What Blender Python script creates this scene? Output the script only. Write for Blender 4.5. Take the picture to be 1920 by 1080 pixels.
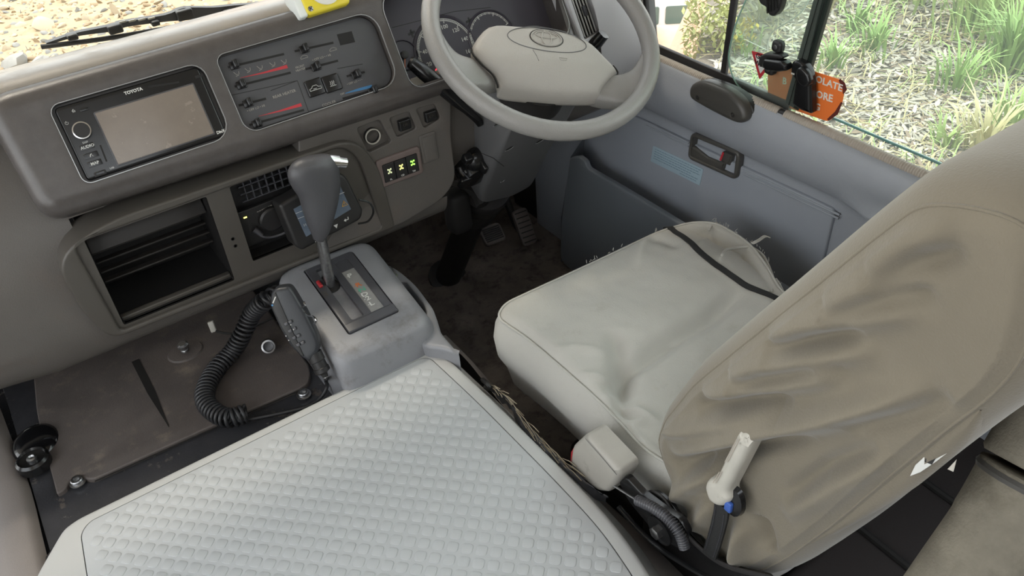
import bpy, bmesh, math, random
from mathutils import Vector as V, Matrix
from mathutils.geometry import tessellate_polygon
from mathutils import noise as mnoise

random.seed(7)
for o in list(bpy.data.objects):
    bpy.data.objects.remove(o)
SC = bpy.context.scene
COL = SC.collection
PI = math.pi

# ------------------------------------------------------------------ camera
EYE = V((0, 0, 1.35))
FPX = 1541.0
CX = V((0.8192, -0.5710, -0.0578)).normalized()      # image right
CF = V((0.4152, 0.6590, -0.6270)).normalized()       # looking direction
CD = CF.cross(CX).normalized()                       # image down
CX = CD.cross(CF).normalized()
cam_data = bpy.data.cameras.new('camera')
cam_data.sensor_fit = 'HORIZONTAL'
cam_data.sensor_width = 36.0
cam_data.lens = 36.0 * FPX / 1920.0
cam_data.clip_start = 0.02
cam_data.clip_end = 400
cam = bpy.data.objects.new('camera', cam_data)
COL.objects.link(cam)
cam.matrix_world = Matrix(((CX.x, -CD.x, -CF.x, EYE.x), (CX.y, -CD.y, -CF.y, EYE.y), (CX.z, -CD.z, -CF.z, EYE.z), (0, 0, 0, 1)))
SC.camera = cam

# ------------------------------------------------------------------ sky, sun, exposure
W = bpy.data.worlds.new('sky')
SC.world = W
W.use_nodes = True
nt = W.node_tree
nt.nodes.clear()
out = nt.nodes.new('ShaderNodeOutputWorld')
bg = nt.nodes.new('ShaderNodeBackground')
tc = nt.nodes.new('ShaderNodeTexCoord')
sep = nt.nodes.new('ShaderNodeSeparateXYZ')
rmp = nt.nodes.new('ShaderNodeValToRGB')
rmp.color_ramp.elements[0].position = 0.0
rmp.color_ramp.elements[0].color = (0.86, 0.87, 0.86, 1)
rmp.color_ramp.elements[1].position = 0.8
rmp.color_ramp.elements[1].color = (0.86, 0.93, 1.0, 1)
nt.links.new(tc.outputs['Generated'], sep.inputs[0])
nt.links.new(sep.outputs['Z'], rmp.inputs[0])
nt.links.new(rmp.outputs[0], bg.inputs[0])
bg.inputs[1].default_value = 1.15
nt.links.new(bg.outputs[0], out.inputs[0])
sun_d = bpy.data.lights.new('sun', 'SUN')
sun_d.energy = 1.1
sun_d.angle = math.radians(12)
sun_d.color = (1.0, 0.90, 0.74)
sun = bpy.data.objects.new('sun', sun_d)
COL.objects.link(sun)
sun.rotation_euler = V((0.12, -0.42, -0.90)).to_track_quat('-Z', 'Y').to_euler()
SC.view_settings.view_transform = 'Standard'
SC.view_settings.look = 'None'
SC.view_settings.exposure = 1.72
SC.view_settings.gamma = 1.0
SC.view_settings.use_curve_mapping = False
SC.cycles.max_bounces = 10
SC.cycles.diffuse_bounces = 5
SC.cycles.transparent_max_bounces = 16
SC.cycles.caustics_reflective = False
SC.cycles.caustics_refractive = False

# ------------------------------------------------------------------ helpers
def ray(u, v):
    return CX * ((u - 960) / FPX) + CD * ((v - 540) / FPX) + CF
def ax(u, v, x):
    d = ray(u, v); return EYE + d * ((x - EYE.x) / d.x)
def ay(u, v, y):
    d = ray(u, v); return EYE + d * ((y - EYE.y) / d.y)
def az(u, v, z):
    d = ray(u, v); return EYE + d * ((z - EYE.z) / d.z)

class F:
    """a working plane: origin o, axes x and y, normal n; p() gives the point at (s, t, h)"""
    def __init__(s, o, x, y):
        s.o = V(o); s.x = V(x).normalized(); s.y = V(y).normalized(); s.n = s.x.cross(s.y).normalized()
        s.y = s.n.cross(s.x).normalized()
    def p(s, a, b, h=0.0):
        return s.o + s.x * a + s.y * b + s.n * h
    def at(s, u, v, h=0.0):
        d = ray(u, v); o = s.o + s.n * h
        q = EYE + d * ((o - EYE).dot(s.n) / d.dot(s.n)) - s.o
        return (q.dot(s.x), q.dot(s.y))
    def off(s, a=0, b=0, h=0, rot=0):
        c, k = math.cos(rot), math.sin(rot)
        return F(s.p(a, b, h), s.x * c + s.y * k, s.y * c - s.x * k)

def cr(pts, n=6, closed=False):
    """Catmull-Rom through points (tuples or Vectors)"""
    P = [V(p) for p in pts]; m = len(P); out = []
    segs = m if closed else m - 1
    for i in range(segs):
        p1, p2 = P[i], P[(i + 1) % m]
        p0 = P[i - 1] if (i > 0 or closed) else p1 * 2 - p2
        p3 = P[(i + 2) % m] if (i + 2 < m or closed) else p2 * 2 - p1
        for k in range(n):
            t = k / n; t2 = t * t; t3 = t2 * t
            out.append(0.5 * ((2 * p1) + (p2 - p0) * t + (2 * p0 - 5 * p1 + 4 * p2 - p3) * t2 + (3 * p1 - p0 - 3 * p2 + p3) * t3))
    if not closed:
        out.append(P[-1].copy())
    return out

def rr(x0, y0, x1, y1, r, n=5):
    """rounded rectangle, counter-clockwise; r one radius or (bl, br, tr, tl)"""
    if not isinstance(r, (tuple, list)): r = (r,) * 4
    o = []
    for (cx, cy, q, a) in ((x0, y0, r[0], PI), (x1, y0, r[1], 1.5 * PI), (x1, y1, r[2], 0), (x0, y1, r[3], .5 * PI)):
        sx = cx + (q if cx == x0 else -q); sy = cy + (q if cy == y0 else -q)
        for k in range(n + 1):
            t = a + .5 * PI * k / n
            o.append((sx + q * math.cos(t), sy + q * math.sin(t)))
    return o
def circ(cx, cy, r, n=24, ry=None):
    return [(cx + r * math.cos(2 * PI * k / n), cy + (ry or r) * math.sin(2 * PI * k / n)) for k in range(n)]
def area2(o):
    return sum(o[i][0] * o[(i + 1) % len(o)][1] - o[(i + 1) % len(o)][0] * o[i][1] for i in range(len(o)))
def ccw(o):
    o = [(p[0], p[1]) for p in o]
    return o if area2(o) > 0 else o[::-1]
def inset(o, d):
    m = len(o); r = []
    for i in range(m):
        a, b, c = V(o[i - 1]), V(o[i]), V(o[(i + 1) % m])
        e1 = (b - a); e2 = (c - b)
        if e1.length < 1e-9: e1 = e2
        if e2.length < 1e-9: e2 = e1
        e1 = e1.normalized(); e2 = e2.normalized()
        n1 = V((-e1.y, e1.x)); n2 = V((-e2.y, e2.x)); nn = n1 + n2
        if nn.length < 1e-6: nn = n1
        nn.normalize()
        k = max(nn.dot(n1), .5)
        q = b + nn * (d / k)
        r.append((q.x, q.y))
    return r
def roundpoly(pts, r, n=4):
    """rounds the corners of a polygon; r one radius or a list"""
    m = len(pts); o = []
    for i in range(m):
        a, b, c = V(pts[i - 1][:2]), V(pts[i][:2]), V(pts[(i + 1) % m][:2])
        q = r[i] if isinstance(r, (list, tuple)) else r
        q = min(q, (a - b).length * .48, (c - b).length * .48)
        p, s = b + (a - b).normalized() * q, b + (c - b).normalized() * q
        for k in range(n + 1):
            t = k / n
            w = p * (1 - t) ** 2 + b * 2 * t * (1 - t) + s * t * t
            o.append((w.x, w.y))
    return o

class G:
    """collects geometry, then builds ONE mesh object"""
    def __init__(s):
        s.v = []; s.f = []
    def add(s, vs, fs):
        b = len(s.v); s.v += [V(p) for p in vs]; s.f += [tuple(i + b for i in q) for q in fs]
        return s
    def grid(s, rows, cu=False, cv=False, cap=False):
        m = len(rows); n = len(rows[0]); b = len(s.v)
        for r in rows: s.v += [V(p) for p in r]
        for i in range(m if cv else m - 1):
            for j in range(n if cu else n - 1):
                s.f.append((b + i * n + j, b + i * n + (j + 1) % n, b + ((i + 1) % m) * n + (j + 1) % n, b + ((i + 1) % m) * n + j))
        if cap:
            s.f.append(tuple(b + j for j in range(n))[::-1]); s.f.append(tuple(b + (m - 1) * n + j for j in range(n)))
        return s
    def tube(s, path, r, n=10, closed=False, caps=True, flat=1.0, up=None):
        P = [V(p) for p in path]; m = len(P); rows = []
        up = V(up) if up is not None else None
        prev = None
        for i in range(m):
            a = P[i - 1] if (i > 0 or closed) else P[i]
            c = P[(i + 1) % m] if (i < m - 1 or closed) else P[i]
            t = (c - a).normalized()
            if prev is None:
                ref = up or (V((0, 0, 1)) if abs(t.z) < .9 else V((1, 0, 0)))
                x = ref.cross(t).normalized()
            else:
                x = (prev - t * prev.dot(t)).normalized()
            prev = x; y = t.cross(x)
            q = r[i] if isinstance(r, (list, tuple)) else r
            rows.append([P[i] + x * (q * math.cos(2 * PI * k / n)) + y * (q * flat * math.sin(2 * PI * k / n)) for k in range(n)])
        return s.grid(rows, cu=True, cv=closed, cap=caps and not closed)
    def lathe(s, fr, prof, n=24, cap=True, sx=1, sy=1):
        rows = [[fr.p(r * sx * math.cos(2 * PI * k / n), r * sy * math.sin(2 * PI * k / n), h) for k in range(n)] for r, h in prof]
        return s.grid(rows, cu=True, cap=cap)
    def rings(s, fr, o, prof, cap0=False, cap1=True, holes=()):
        """outline o carried through (inset, h) steps; the last ring is capped, with holes"""
        o = ccw(o)
        rows = [[fr.p(a, b, h) for a, b in inset(o, d)] for d, h in prof]
        s.grid(rows, cu=True)
        if cap0: s.v += rows[0]; s.f.append(tuple(range(len(s.v) - len(o), len(s.v)))[::-1])
        if cap1:
            h = prof[-1][1]
            loops = [inset(o, prof[-1][0])] + [ccw(q) for q in holes]
            tris = tessellate_polygon([[V((a, b, 0)) for a, b in lp] for lp in loops])
            base = len(s.v)
            for lp in loops: s.v += [fr.p(a, b, h) for a, b in lp]
            for t in tris: s.f.append(tuple(base + i for i in t))
        return s
    def plate(s, fr, o, h0, h1, bev=.002, holes=(), bottom=False, n=4):
        """solid slab between h0 and h1 with a rounded front edge; holes = [(outline, depth, bevel, floor)]"""
        bev = min(bev, abs(h1 - h0))
        prof = [(0, h0)] + [(bev * (1 - math.cos(.5 * PI * k / n)), h1 - bev + bev * math.sin(.5 * PI * k / n)) for k in range(n + 1)]
        s.rings(fr, o, prof, cap0=bottom, holes=[inset(ccw(q[0]), -q[2]) for q in holes])
        for (q, dep, b2, floor) in holes:
            q = ccw(q)
            rows = [[fr.p(a, b, h1 - b2 * (1 - math.cos(.5 * PI * k / n))) for a, b in inset(q, -b2 * (1 - math.sin(.5 * PI * k / n)))] for k in range(n + 1)]
            rows.append([fr.p(a, b, h1 - dep) for a, b in q])
            s.grid(rows, cu=True)
            if floor:
                s.v += rows[-1]; s.f.append(tuple(range(len(s.v) - len(q), len(s.v))))
        return s
    def box(s, c, size, bev=.003, fr=None, n=3):
        """rounded box centred at c, in the axes of frame fr"""
        fr = fr or F((0, 0, 0), (1, 0, 0), (0, 1, 0))
        bm = bmesh.new(); bmesh.ops.create_cube(bm, size=1)
        for q in bm.verts: q.co = V((q.co.x * size[0], q.co.y * size[1], q.co.z * size[2]))
        if bev > 0: bmesh.ops.bevel(bm, geom=bm.edges[:], offset=min(bev, min(size) * .49), segments=n, affect='EDGES', profile=.5)
        bm.verts.index_update()
        s.add([V(c) + fr.x * q.co.x + fr.y * q.co.y + fr.n * q.co.z for q in bm.verts], [[q.index for q in f.verts] for f in bm.faces])
        bm.free(); return s
    def ball(s, c, r, fr=None, nu=16, nv=10):
        fr = fr or F((0, 0, 0), (1, 0, 0), (0, 1, 0))
        if not isinstance(r, (tuple, list)): r = (r, r, r)
        rows = []
        for i in range(nv + 1):
            a = -PI / 2 + PI * (i + .02) / (nv + .04)
            rows.append([V(c) + fr.x * (r[0] * math.cos(a) * math.cos(2 * PI * k / nu)) + fr.y * (r[1] * math.cos(a) * math.sin(2 * PI * k / nu)) + fr.n * (r[2] * math.sin(a)) for k in range(nu)])
        return s.grid(rows, cu=True, cap=True)
    def strip(s, fr, pts, w, h=.0004, t=.0003):
        """flat printed or moulded line of width w through 2-D points of a frame"""
        P = [V(p[:2]) for p in pts]; L = []; R = []
        for i in range(len(P)):
            d = (P[min(i + 1, len(P) - 1)] - P[max(i - 1, 0)])
            d = d.normalized() if d.length > 1e-9 else V((1, 0))
            q = w[i] if isinstance(w, (list, tuple)) else w
            n = V((-d.y, d.x)) * q * .5
            L.append(P[i] + n); R.append(P[i] - n)
        rows = []
        for l, r in zip(L, R):
            rows.append([fr.p(r.x, r.y, h - t), fr.p(r.x, r.y, h), fr.p(l.x, l.y, h), fr.p(l.x, l.y, h - t)])
        return s.grid(rows, cap=True)
    def text(s, txt, fr, a, b, size, h=.0004, rot=0, sx=1.0, bold=0, align='CENTER', shear=0):
        cu = bpy.data.curves.new('lettering', 'FONT'); cu.body = txt; cu.size = size; cu.align_x = align; cu.align_y = 'CENTER'
        cu.extrude = .00015; cu.offset = bold; cu.resolution_u = 2; cu.shear = shear
        ob = bpy.data.objects.new('lettering', cu); COL.objects.link(ob)
        dg = bpy.context.evaluated_depsgraph_get()
        me = bpy.data.meshes.new_from_object(ob.evaluated_get(dg))
        q = fr.off(a, b, h, rot)
        s.add([q.p(w.co.x * sx, w.co.y, w.co.z) for w in me.vertices], [list(p.vertices) for p in me.polygons])
        bpy.data.objects.remove(ob); bpy.data.curves.remove(cu); bpy.data.meshes.remove(me)
        return s
    def disp(s, fn):
        s.v = [p + fn(p) for p in s.v]; return s
    def mesh(s, name, mat, ang=40, merge=1e-6):
        me = bpy.data.meshes.new(name)
        me.from_pydata([tuple(p) for p in s.v], [], s.f)
        bm = bmesh.new(); bm.from_mesh(me)
        bmesh.ops.remove_doubles(bm, verts=bm.verts, dist=merge)
        bmesh.ops.recalc_face_normals(bm, faces=bm.faces)
        bm.to_mesh(me); bm.free()
        me.polygons.foreach_set('use_smooth', [True] * len(me.polygons))
        if ang < 180: me.set_sharp_from_angle(angle=math.radians(ang))
        for m in (mat if isinstance(mat, (list, tuple)) else [mat]): me.materials.append(m)
        me.update(); return me
    def obj(s, name, mat, parent=None, label=None, cat=None, group=None, kind=None, ang=40):
        o = bpy.data.objects.new(name, s.mesh(name, mat, ang)); COL.objects.link(o)
        return put(o, parent, label, cat, group, kind)

def put(o, parent=None, label=None, cat=None, group=None, kind=None):
    if parent is not None:
        o.parent = parent
        r = parent; w = Matrix.Identity(4)
        while r is not None:
            if r.type == 'EMPTY': w = Matrix.Translation(r.location); break
            r = r.parent
        if parent.type == 'EMPTY': o.matrix_parent_inverse = w.inverted()
    if label: o['label'] = label
    if cat: o['category'] = cat
    if group: o['group'] = group
    if kind: o['kind'] = kind
    return o
def thing(name, label, cat, loc, group=None):
    o = bpy.data.objects.new(name, None); COL.objects.link(o)
    o.location = loc; o.empty_display_size = .05
    return put(o, None, label, cat, group)

# ------------------------------------------------------------------ materials
def L(h):
    if isinstance(h, str):
        c = [int(h[i:i + 2], 16) / 255 for i in (0, 2, 4)]
        return tuple(x / 12.92 if x <= .04045 else ((x + .055) / 1.055) ** 2.4 for x in c) + (1,)
    return tuple(h) + (1,)
def mat(name, col, rough=.5, metal=0, bump=None, var=None, dirt=None, spec=.5, emit=None, sheen=0, coat=0, aniso=None):
    """bump=(scale, strength); var=(scale, amount); dirt=(colour, scale, low, high)"""
    m = bpy.data.materials.new(name); m.use_nodes = True
    n = m.node_tree; N = n.nodes; B = N['Principled BSDF']
    B.inputs['Base Color'].default_value = L(col); B.inputs['Roughness'].default_value = rough
    B.inputs['Metallic'].default_value = metal; B.inputs['Specular IOR Level'].default_value = spec
    if sheen: B.inputs['Sheen Weight'].default_value = sheen
    if coat: B.inputs['Coat Weight'].default_value = coat; B.inputs['Coat Roughness'].default_value = .1
    co = N.new('ShaderNodeTexCoord'); last = None
    def noise(scale, det=4, rgh=.6):
        q = N.new('ShaderNodeTexNoise'); q.inputs['Scale'].default_value = scale; q.inputs['Detail'].default_value = det; q.inputs['Roughness'].default_value = rgh
        n.links.new(co.outputs['Object'], q.inputs['Vector']); return q
    if var:
        q = noise(var[0]); r = N.new('ShaderNodeValToRGB'); c = L(col)
        r.color_ramp.elements[0].position = .3; r.color_ramp.elements[1].position = .7
        r.color_ramp.elements[0].color = tuple(x * (1 - var[1]) for x in c[:3]) + (1,)
        r.color_ramp.elements[1].color = tuple(min(1, x * (1 + var[1])) for x in c[:3]) + (1,)
        n.links.new(q.outputs[0], r.inputs[0]); last = r.outputs[0]
    if dirt:
        q = noise(dirt[1], 6, .7); r = N.new('ShaderNodeValToRGB')
        r.color_ramp.elements[0].position = dirt[2]; r.color_ramp.elements[1].position = dirt[3]
        mx = N.new('ShaderNodeMix'); mx.data_type = 'RGBA'
        mx.inputs['A'].default_value = L(col); mx.inputs['B'].default_value = L(dirt[0])
        n.links.new(q.outputs[0], r.inputs[0]); n.links.new(r.outputs[0], mx.inputs['Factor'])
        if last: n.links.new(last, mx.inputs['A'])
        last = mx.outputs['Result']
        rm = N.new('ShaderNodeMapRange'); rm.inputs['To Min'].default_value = rough; rm.inputs['To Max'].default_value = min(1, rough + .3)
        n.links.new(r.outputs[0], rm.inputs['Value']); n.links.new(rm.outputs[0], B.inputs['Roughness'])
    if last: n.links.new(last, B.inputs['Base Color'])
    if bump:
        q = noise(bump[0], 3, .5); b = N.new('ShaderNodeBump'); b.inputs['Strength'].default_value = bump[1]; b.inputs['Distance'].default_value = .001
        n.links.new(q.outputs[0], b.inputs['Height']); n.links.new(b.outputs[0], B.inputs['Normal'])
    if emit:
        B.inputs['Emission Color'].default_value = L(emit[0]); B.inputs['Emission Strength'].default_value = emit[1]
    return m
def glass(name, tint, fac=.06, rough=0.0, haze=0.0, hazecol=(.8, .85, .8)):
    m = bpy.data.materials.new(name); m.use_nodes = True
    n = m.node_tree; N = n.nodes; N.clear()
    o = N.new('ShaderNodeOutputMaterial'); t = N.new('ShaderNodeBsdfTransparent'); t.inputs[0].default_value = L(tint)
    g = N.new('ShaderNodeBsdfGlossy'); g.inputs['Roughness'].default_value = rough
    lw = N.new('ShaderNodeFresnel'); lw.inputs['IOR'].default_value = 1.25
    mx = N.new('ShaderNodeMixShader'); n.links.new(lw.outputs[0], mx.inputs[0]); n.links.new(t.outputs[0], mx.inputs[1]); n.links.new(g.outputs[0], mx.inputs[2])
    last = mx.outputs[0]
    if haze:
        d = N.new('ShaderNodeBsdfTranslucent'); d.inputs[0].default_value = L(hazecol)
        d2 = N.new('ShaderNodeBsdfDiffuse'); d2.inputs[0].default_value = L(hazecol)
        m1 = N.new('ShaderNodeMixShader'); m1.inputs[0].default_value = .5
        n.links.new(d.outputs[0], m1.inputs[1]); n.links.new(d2.outputs[0], m1.inputs[2])
        m2 = N.new('ShaderNodeMixShader'); m2.inputs[0].default_value = haze
        n.links.new(last, m2.inputs[1]); n.links.new(m1.outputs[0], m2.inputs[2]); last = m2.outputs[0]
    n.links.new(last, o.inputs[0])
    return m

M = dict(
    dash=mat('dark_dash_plastic', '504c4a', .27, bump=(900, .25), var=(40, .10)),
    dashtop=mat('dash_top_vinyl', '8c867e', .30, bump=(1100, .3), var=(7, .06), dirt=('8d8376', 20, .5, .8)),
    lower=mat('lower_dash_vinyl', '5e5a56', .33, bump=(700, .35), var=(5, .08), dirt=('64584f', 10, .55, .9)),
    trim=mat('trim_grey_plastic', '4f4b46', .42, bump=(1000, .2), var=(8, .06)),
    black=mat('black_plastic', '232222', .45, bump=(900, .15)),
    gloss=mat('gloss_black_plastic', '1a1a1b', .22),
    dark=mat('deep_recess_black', '191716', .7),
    rubber=mat('black_rubber', '1c1b1b', .6, bump=(400, .2)),
    silver=mat('worn_silver_edge', 'b9babb', .3, metal=.7),
    chrome=mat('chrome', 'dcdcdc', .15, metal=1),
    dimprint=mat('dim_print', '9c978f', .5),
    binrib=mat('bin_rib_black', '2e2b29', .5),
    bezel=mat('vent_bezel_grey', 'b2b2b5', .45, bump=(800, .2)),
    steel=mat('bolt_steel', 'a2a2a3', .35, metal=1, var=(200, .2)),
    cover=mat('engine_cover_light_grey', 'b4b4b2', .5, bump=(1400, .12), var=(6, .02)),
    pad=mat('tread_mat_light_grey', 'b1b3b4', .48, bump=(1200, .15), var=(4, .02)),
    wheel=mat('wheel_vinyl_grey', '8b8986', .25, bump=(750, .55), var=(8, .04)),
    hub=mat('hub_pad_grey', 'aba7a1', .40, bump=(900, .4), var=(8, .04)),
    column=mat('column_shroud_grey', '5c5c5d', .45, bump=(900, .25)),
    console=mat('console_grey_plastic', '838488', .36, bump=(900, .3), var=(10, .05), dirt=('5c544d', 16, .55, .85)),
    gate=mat('gate_plate_dark', '47474b', .32, var=(30, .08)),
    mat_rubber=mat('floor_mat_rubber', '5a5350', .6, bump=(500, .5), var=(12, .18), dirt=('867a6e', 22, .55, .85)),
    sill=mat('sill_paint_black', '38383b', .24, bump=(300, .2), var=(20, .15), dirt=('6c6054', 30, .6, .8)),
    floor=mat('footwell_floor', '6f6660', .75, bump=(300, .6), var=(14, .3), dirt=('2b2724', 25, .5, .75)),
    door=mat('door_vinyl_grey', '999da4', .36, bump=(650, .45), var=(5, .03)),
    doorlow=mat('door_panel_grey', '969ba3', .36, bump=(650, .35), var=(5, .03)),
    under=mat('floor_block_dark', '2c2726', .8, bump=(300, .4)),
    pocket=mat('door_pocket_grey', '6c7177', .42, bump=(500, .3)),
    handle=mat('handle_grey_plastic', '4b4946', .34, bump=(900, .2)),
    seal=mat('weather_strip_beige', 'a89f93', .5, bump=(300, .3)),
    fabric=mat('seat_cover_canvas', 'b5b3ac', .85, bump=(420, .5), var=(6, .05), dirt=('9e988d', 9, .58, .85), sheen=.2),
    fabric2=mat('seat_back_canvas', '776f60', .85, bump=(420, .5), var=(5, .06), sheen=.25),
    elastic=mat('black_elastic', '202020', .75, bump=(600, .6)),
    ivory=mat('ivory_plastic', 'bdb9af', .4, bump=(800, .1), var=(30, .05), dirt=('8f8778', 40, .62, .85)),
    grip=mat('grip_pale_grey', 'a5a199', .42, bump=(700, .1), var=(20, .05), dirt=('7f796e', 30, .6, .85)),
    white=mat('white_print', 'd2d2ce', .5),
    redp=mat('red_print', 'b5323a', .45),
    bluep=mat('blue_print', '3e78a6', .45),
    orange=mat('orange_print', 'd0723c', .5),
    greenp=mat('green_print', '5aa58c', .5),
    screen=mat('radio_screen', '7e746b', .25, var=(40, .05), dirt=('9a9086', 60, .6, .9)),
    beige=mat('beige_step_plastic', '7d7672', .5, bump=(600, .3), var=(8, .05)),
    winrubber=mat('window_gasket', '2b2929', .5),
    glassw=glass('windscreen_glass', (.97, .97, .95)),
    glassg=glass('green_tint_glass', (.86, .95, .88), haze=.13),
)
# ================================================================== setting: cab shell
X3, Y3, Z3 = V((1, 0, 0)), V((0, 1, 0)), V((0, 0, 1))
# driver's footwell floor, bulkhead and the tunnel wall under the engine cover
g = G(); g.grid([[(.43, y, 0) for y in (-.6, .2, 1, 1.75)], [(1.19, y, 0) for y in (-.6, .2, 1, 1.75)]])
g.grid([[(.43, 1.75, 0), (.43, 1.80, .25), (.43, 1.76, .70)], [(1.19, 1.75, 0), (1.19, 1.80, .25), (1.19, 1.76, .70)]])
g.obj('floor', M['floor'], kind='structure')
g = G(); g.grid([[(.452, -.6, 0), (.452, 1.78, 0)], [(.432, -.6, .33), (.432, 1.78, .33)]])
g.obj('wall_tunnel', M['floor'], kind='structure')
# platform left of the driver, under the engine cover (front passenger side)
g = G(); g.grid([[(-.42, -.6, .300), (-.42, 1.6, .300)], [(-.215, -.6, .300), (-.215, 1.6, .300)], [(-.21, -.6, .318), (-.21, 1.6, .318)], [(.434, -.6, .318), (.434, 1.6, .318)]])
g.grid([[(-.6, 1.6, .318), (-.6, 1.6, .72)], [(.45, 1.6, .318), (.45, 1.6, .72)]])
g.obj('floor_platform', M['sill'], kind='structure')
# left entry step edge
g = G()
rows = []
for (x, z) in ((-.216, .316), (-.222, .325), (-.232, .329), (-.25, .326), (-.285, .314), (-.305, .27), (-.32, .05), (-.80, .03)):
    rows.append([(x + .03 * max(0, 1.0 - y) * 0 + .022 * max(0, y - 1.0) - .07 * max(0, y - 1.15), y, z) for y in (-.6, 0, .5, .8, 1.0, 1.15, 1.3, 1.42)])
g.grid([cr(r, 3) for r in rows]); g.obj('floor_step', M['beige'], kind='structure', ang=180)

# ================================================================== dashboard
FACE = F((0, 1.243, .86), X3, (0, .5, .866))
LOW = F((0, 1.19, .6), X3, Z3)
dash = thing('dashboard', 'dark grey plastic dashboard running under the windscreen from the left side to the steering wheel', 'dashboard', (.4, 1.3, .45))
radH = rr(.046, -.108, .264, .007, (.012, .028, .02, .014))
clH = rr(.287, -.112, .556, .010, (.02, .03, .03, .014), 6)
cuH = rr(.574, -.130, .918, .034, (.022, .03, .03, .035), 6)
g = G()
boxo = roundpoly([(-.032, .046), (-.022, -.140), (.60, -.152), (.935, -.156), (.940, .052), (.54, .050)], [.04, .035, .02, .02, .03, .05], 6)
g.plate(FACE, boxo, -.115, .0, .026, holes=[(radH, .014, .002, True), (clH, .0135, .003, True), (cuH, .075, .004, True)], n=6)
g.obj('upper_housing', M['dash'], dash)
# worn bright lips round the three recesses
def lip(o, w, h=.0006):
    g = G(); o = ccw(o)
    rows = [[FACE.p(a, b, hh) for a, b in inset(o, d)] for d, hh in ((-w, h - .001), (-w * .8, h), (-w * .1, h), (.0003, h - .0018))]
    g.grid(rows, cu=True); return g
for o, w in ((radH, .0012), (clH, .0012), (cuH, .0014)):
    lip(o, w).obj('recess_lip', M['silver'], dash, label='thin bright worn edge of the recess')
# dash top towards the windscreen
g = G()
prof = [(1.268, .875), (1.285, .8955), (1.315, .899), (1.36, .888), (1.42, .870), (1.50, .842), (1.515, .80)]
rows = []
for x in (-.8, -.5, -.3, -.12, -.03, .1, .3, .5, .7, .9, 1.1):
    k = max(0, min(1, (x + .25) / .22)); k = k * k * (3 - 2 * k)
    rows.append([(x, p.x + (1 - k) * .035, p.y - (1 - k) * .03) for p in cr([(a, b, 0) for a, b in prof], 4)])
g.grid(rows); g.obj('dash_top', M['dashtop'], dash, ang=180)
# left end of the dash: one moulded bulge that turns under
g = G()
prof = [(1.46, .855), (1.42, .864), (1.38, .856), (1.335, .828), (1.285, .778), (1.24, .715), (1.207, .645), (1.192, .58), (1.19, .52), (1.203, .475), (1.235, .455), (1.30, .45)]
P2 = cr([(a, b, 0) for a, b in prof], 5)
rows = []
for x in (-.75, -.55, -.40, -.28, -.18, -.10, -.062):
    k = max(0, min(1, (x + .34) / .26)); k = k * k * (3 - 2 * k)
    rows.append([(x, p.x + (1 - k) * .01, p.y + (1 - k) * .012 * (1 if p.y > .6 else .0) + (.03 * (1 - k) if p.y < .52 else 0)) for p in P2])
rows.append([(-.034, p.x, p.y) for p in P2]); rows.append([(.008, p.x, p.y) for p in P2])
g.grid(rows); g.obj('left_end_panel', M['lower'], dash, ang=180)
# lower panel with the two openings
stOut = roundpoly([(-.034, .075), (-.030, -.035), (-.010, -.096), (.04, -.096), (.500, -.104), (.490, .03), (.455, .098), (.05, .104)], [.05, .05, .03, .03, .01, .05, .06, .05], 6)
opL = rr(.014, -.081, .198, .085, .003, 2)
opR = rr(.236, -.060, .37, .087, .003, 2)
g = G()
g.plate(LOW, inset(ccw(stOut), .005), -.006, .0, .001, holes=[(opL, .004, .0005, False), (opR, .004, .0005, False)])
g.obj('lower_panel', M['lower'], dash)
g = G()
inn = roundpoly([(-.002, .088), (.006, -.086), (.474, -.094), (.455, .06), (.43, .09)], [.02, .01, .01, .03, .03], 6)
g.plate(LOW, stOut, -.05, .010, .004, holes=[(inn, .007, .004, False)])
g.rings(LOW, inn, [(-.001, .0035), (0, .0038)], holes=[opL, opR])
g.obj('storage_frame', M['trim'], dash, label='paler grey frame round the storage opening')
g = G(); g.grid([[(x, p.x, p.y) for p in P2 if p.y >= .692] for x in (.008, .1, .2, .3, .4, .47)]); g.grid([[(x, p.x, p.y) for p in P2 if p.y <= .512] for x in (.008, .1, .2, .3, .4, .62)]); g.obj('under_panel', M['lower'], dash, ang=180)
# open storage bin with ribbed floor
g = G()
def bin_(o, d, sh=.0):
    rows = [[LOW.p(a, b, .0035) for a, b in o], [LOW.p(a, b - sh * (b < 0), -d) for a, b in o]]
    g.grid(rows, cu=True); g.v += rows[1]; g.f.append(tuple(range(len(g.v) - len(o), len(g.v))))
bin_(ccw(opL), .125); g.obj('storage_bin', M['black'], dash)
for k in range(5):
    g = G(); z = .628 - .015 * k; y = 1.275 - .006 * k
    g.box((.106, y, z), (.178, .012, .0035), .001); g.obj('bin_rib', M['binrib'], dash)
g = G(); g.box((.106, 1.205, .515 + .006), (.182, .012, .008), .002); g.obj('bin_lip', M['trim'], dash)
g = G(); F_ = F((.106, 1.235, .660), X3, (0, .5, .87)); g.box((.106, 1.235, .662), (.18, .004, .055), .001, F((0, 0, 0), X3, (0, .87, -.5))); g.obj('bin_flap', M['binrib'], dash)
for k in range(2):
    q = LOW.at(*((435, 446), (440, 459))[k]); g = G()
    g.lathe(LOW.off(q[0], q[1], .0038), [(.0032, 0), (.0032, .0006), (.0022, .0006), (.0020, -.002)], 14); g.obj('screw_hole', M['dark'], dash)
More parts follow.
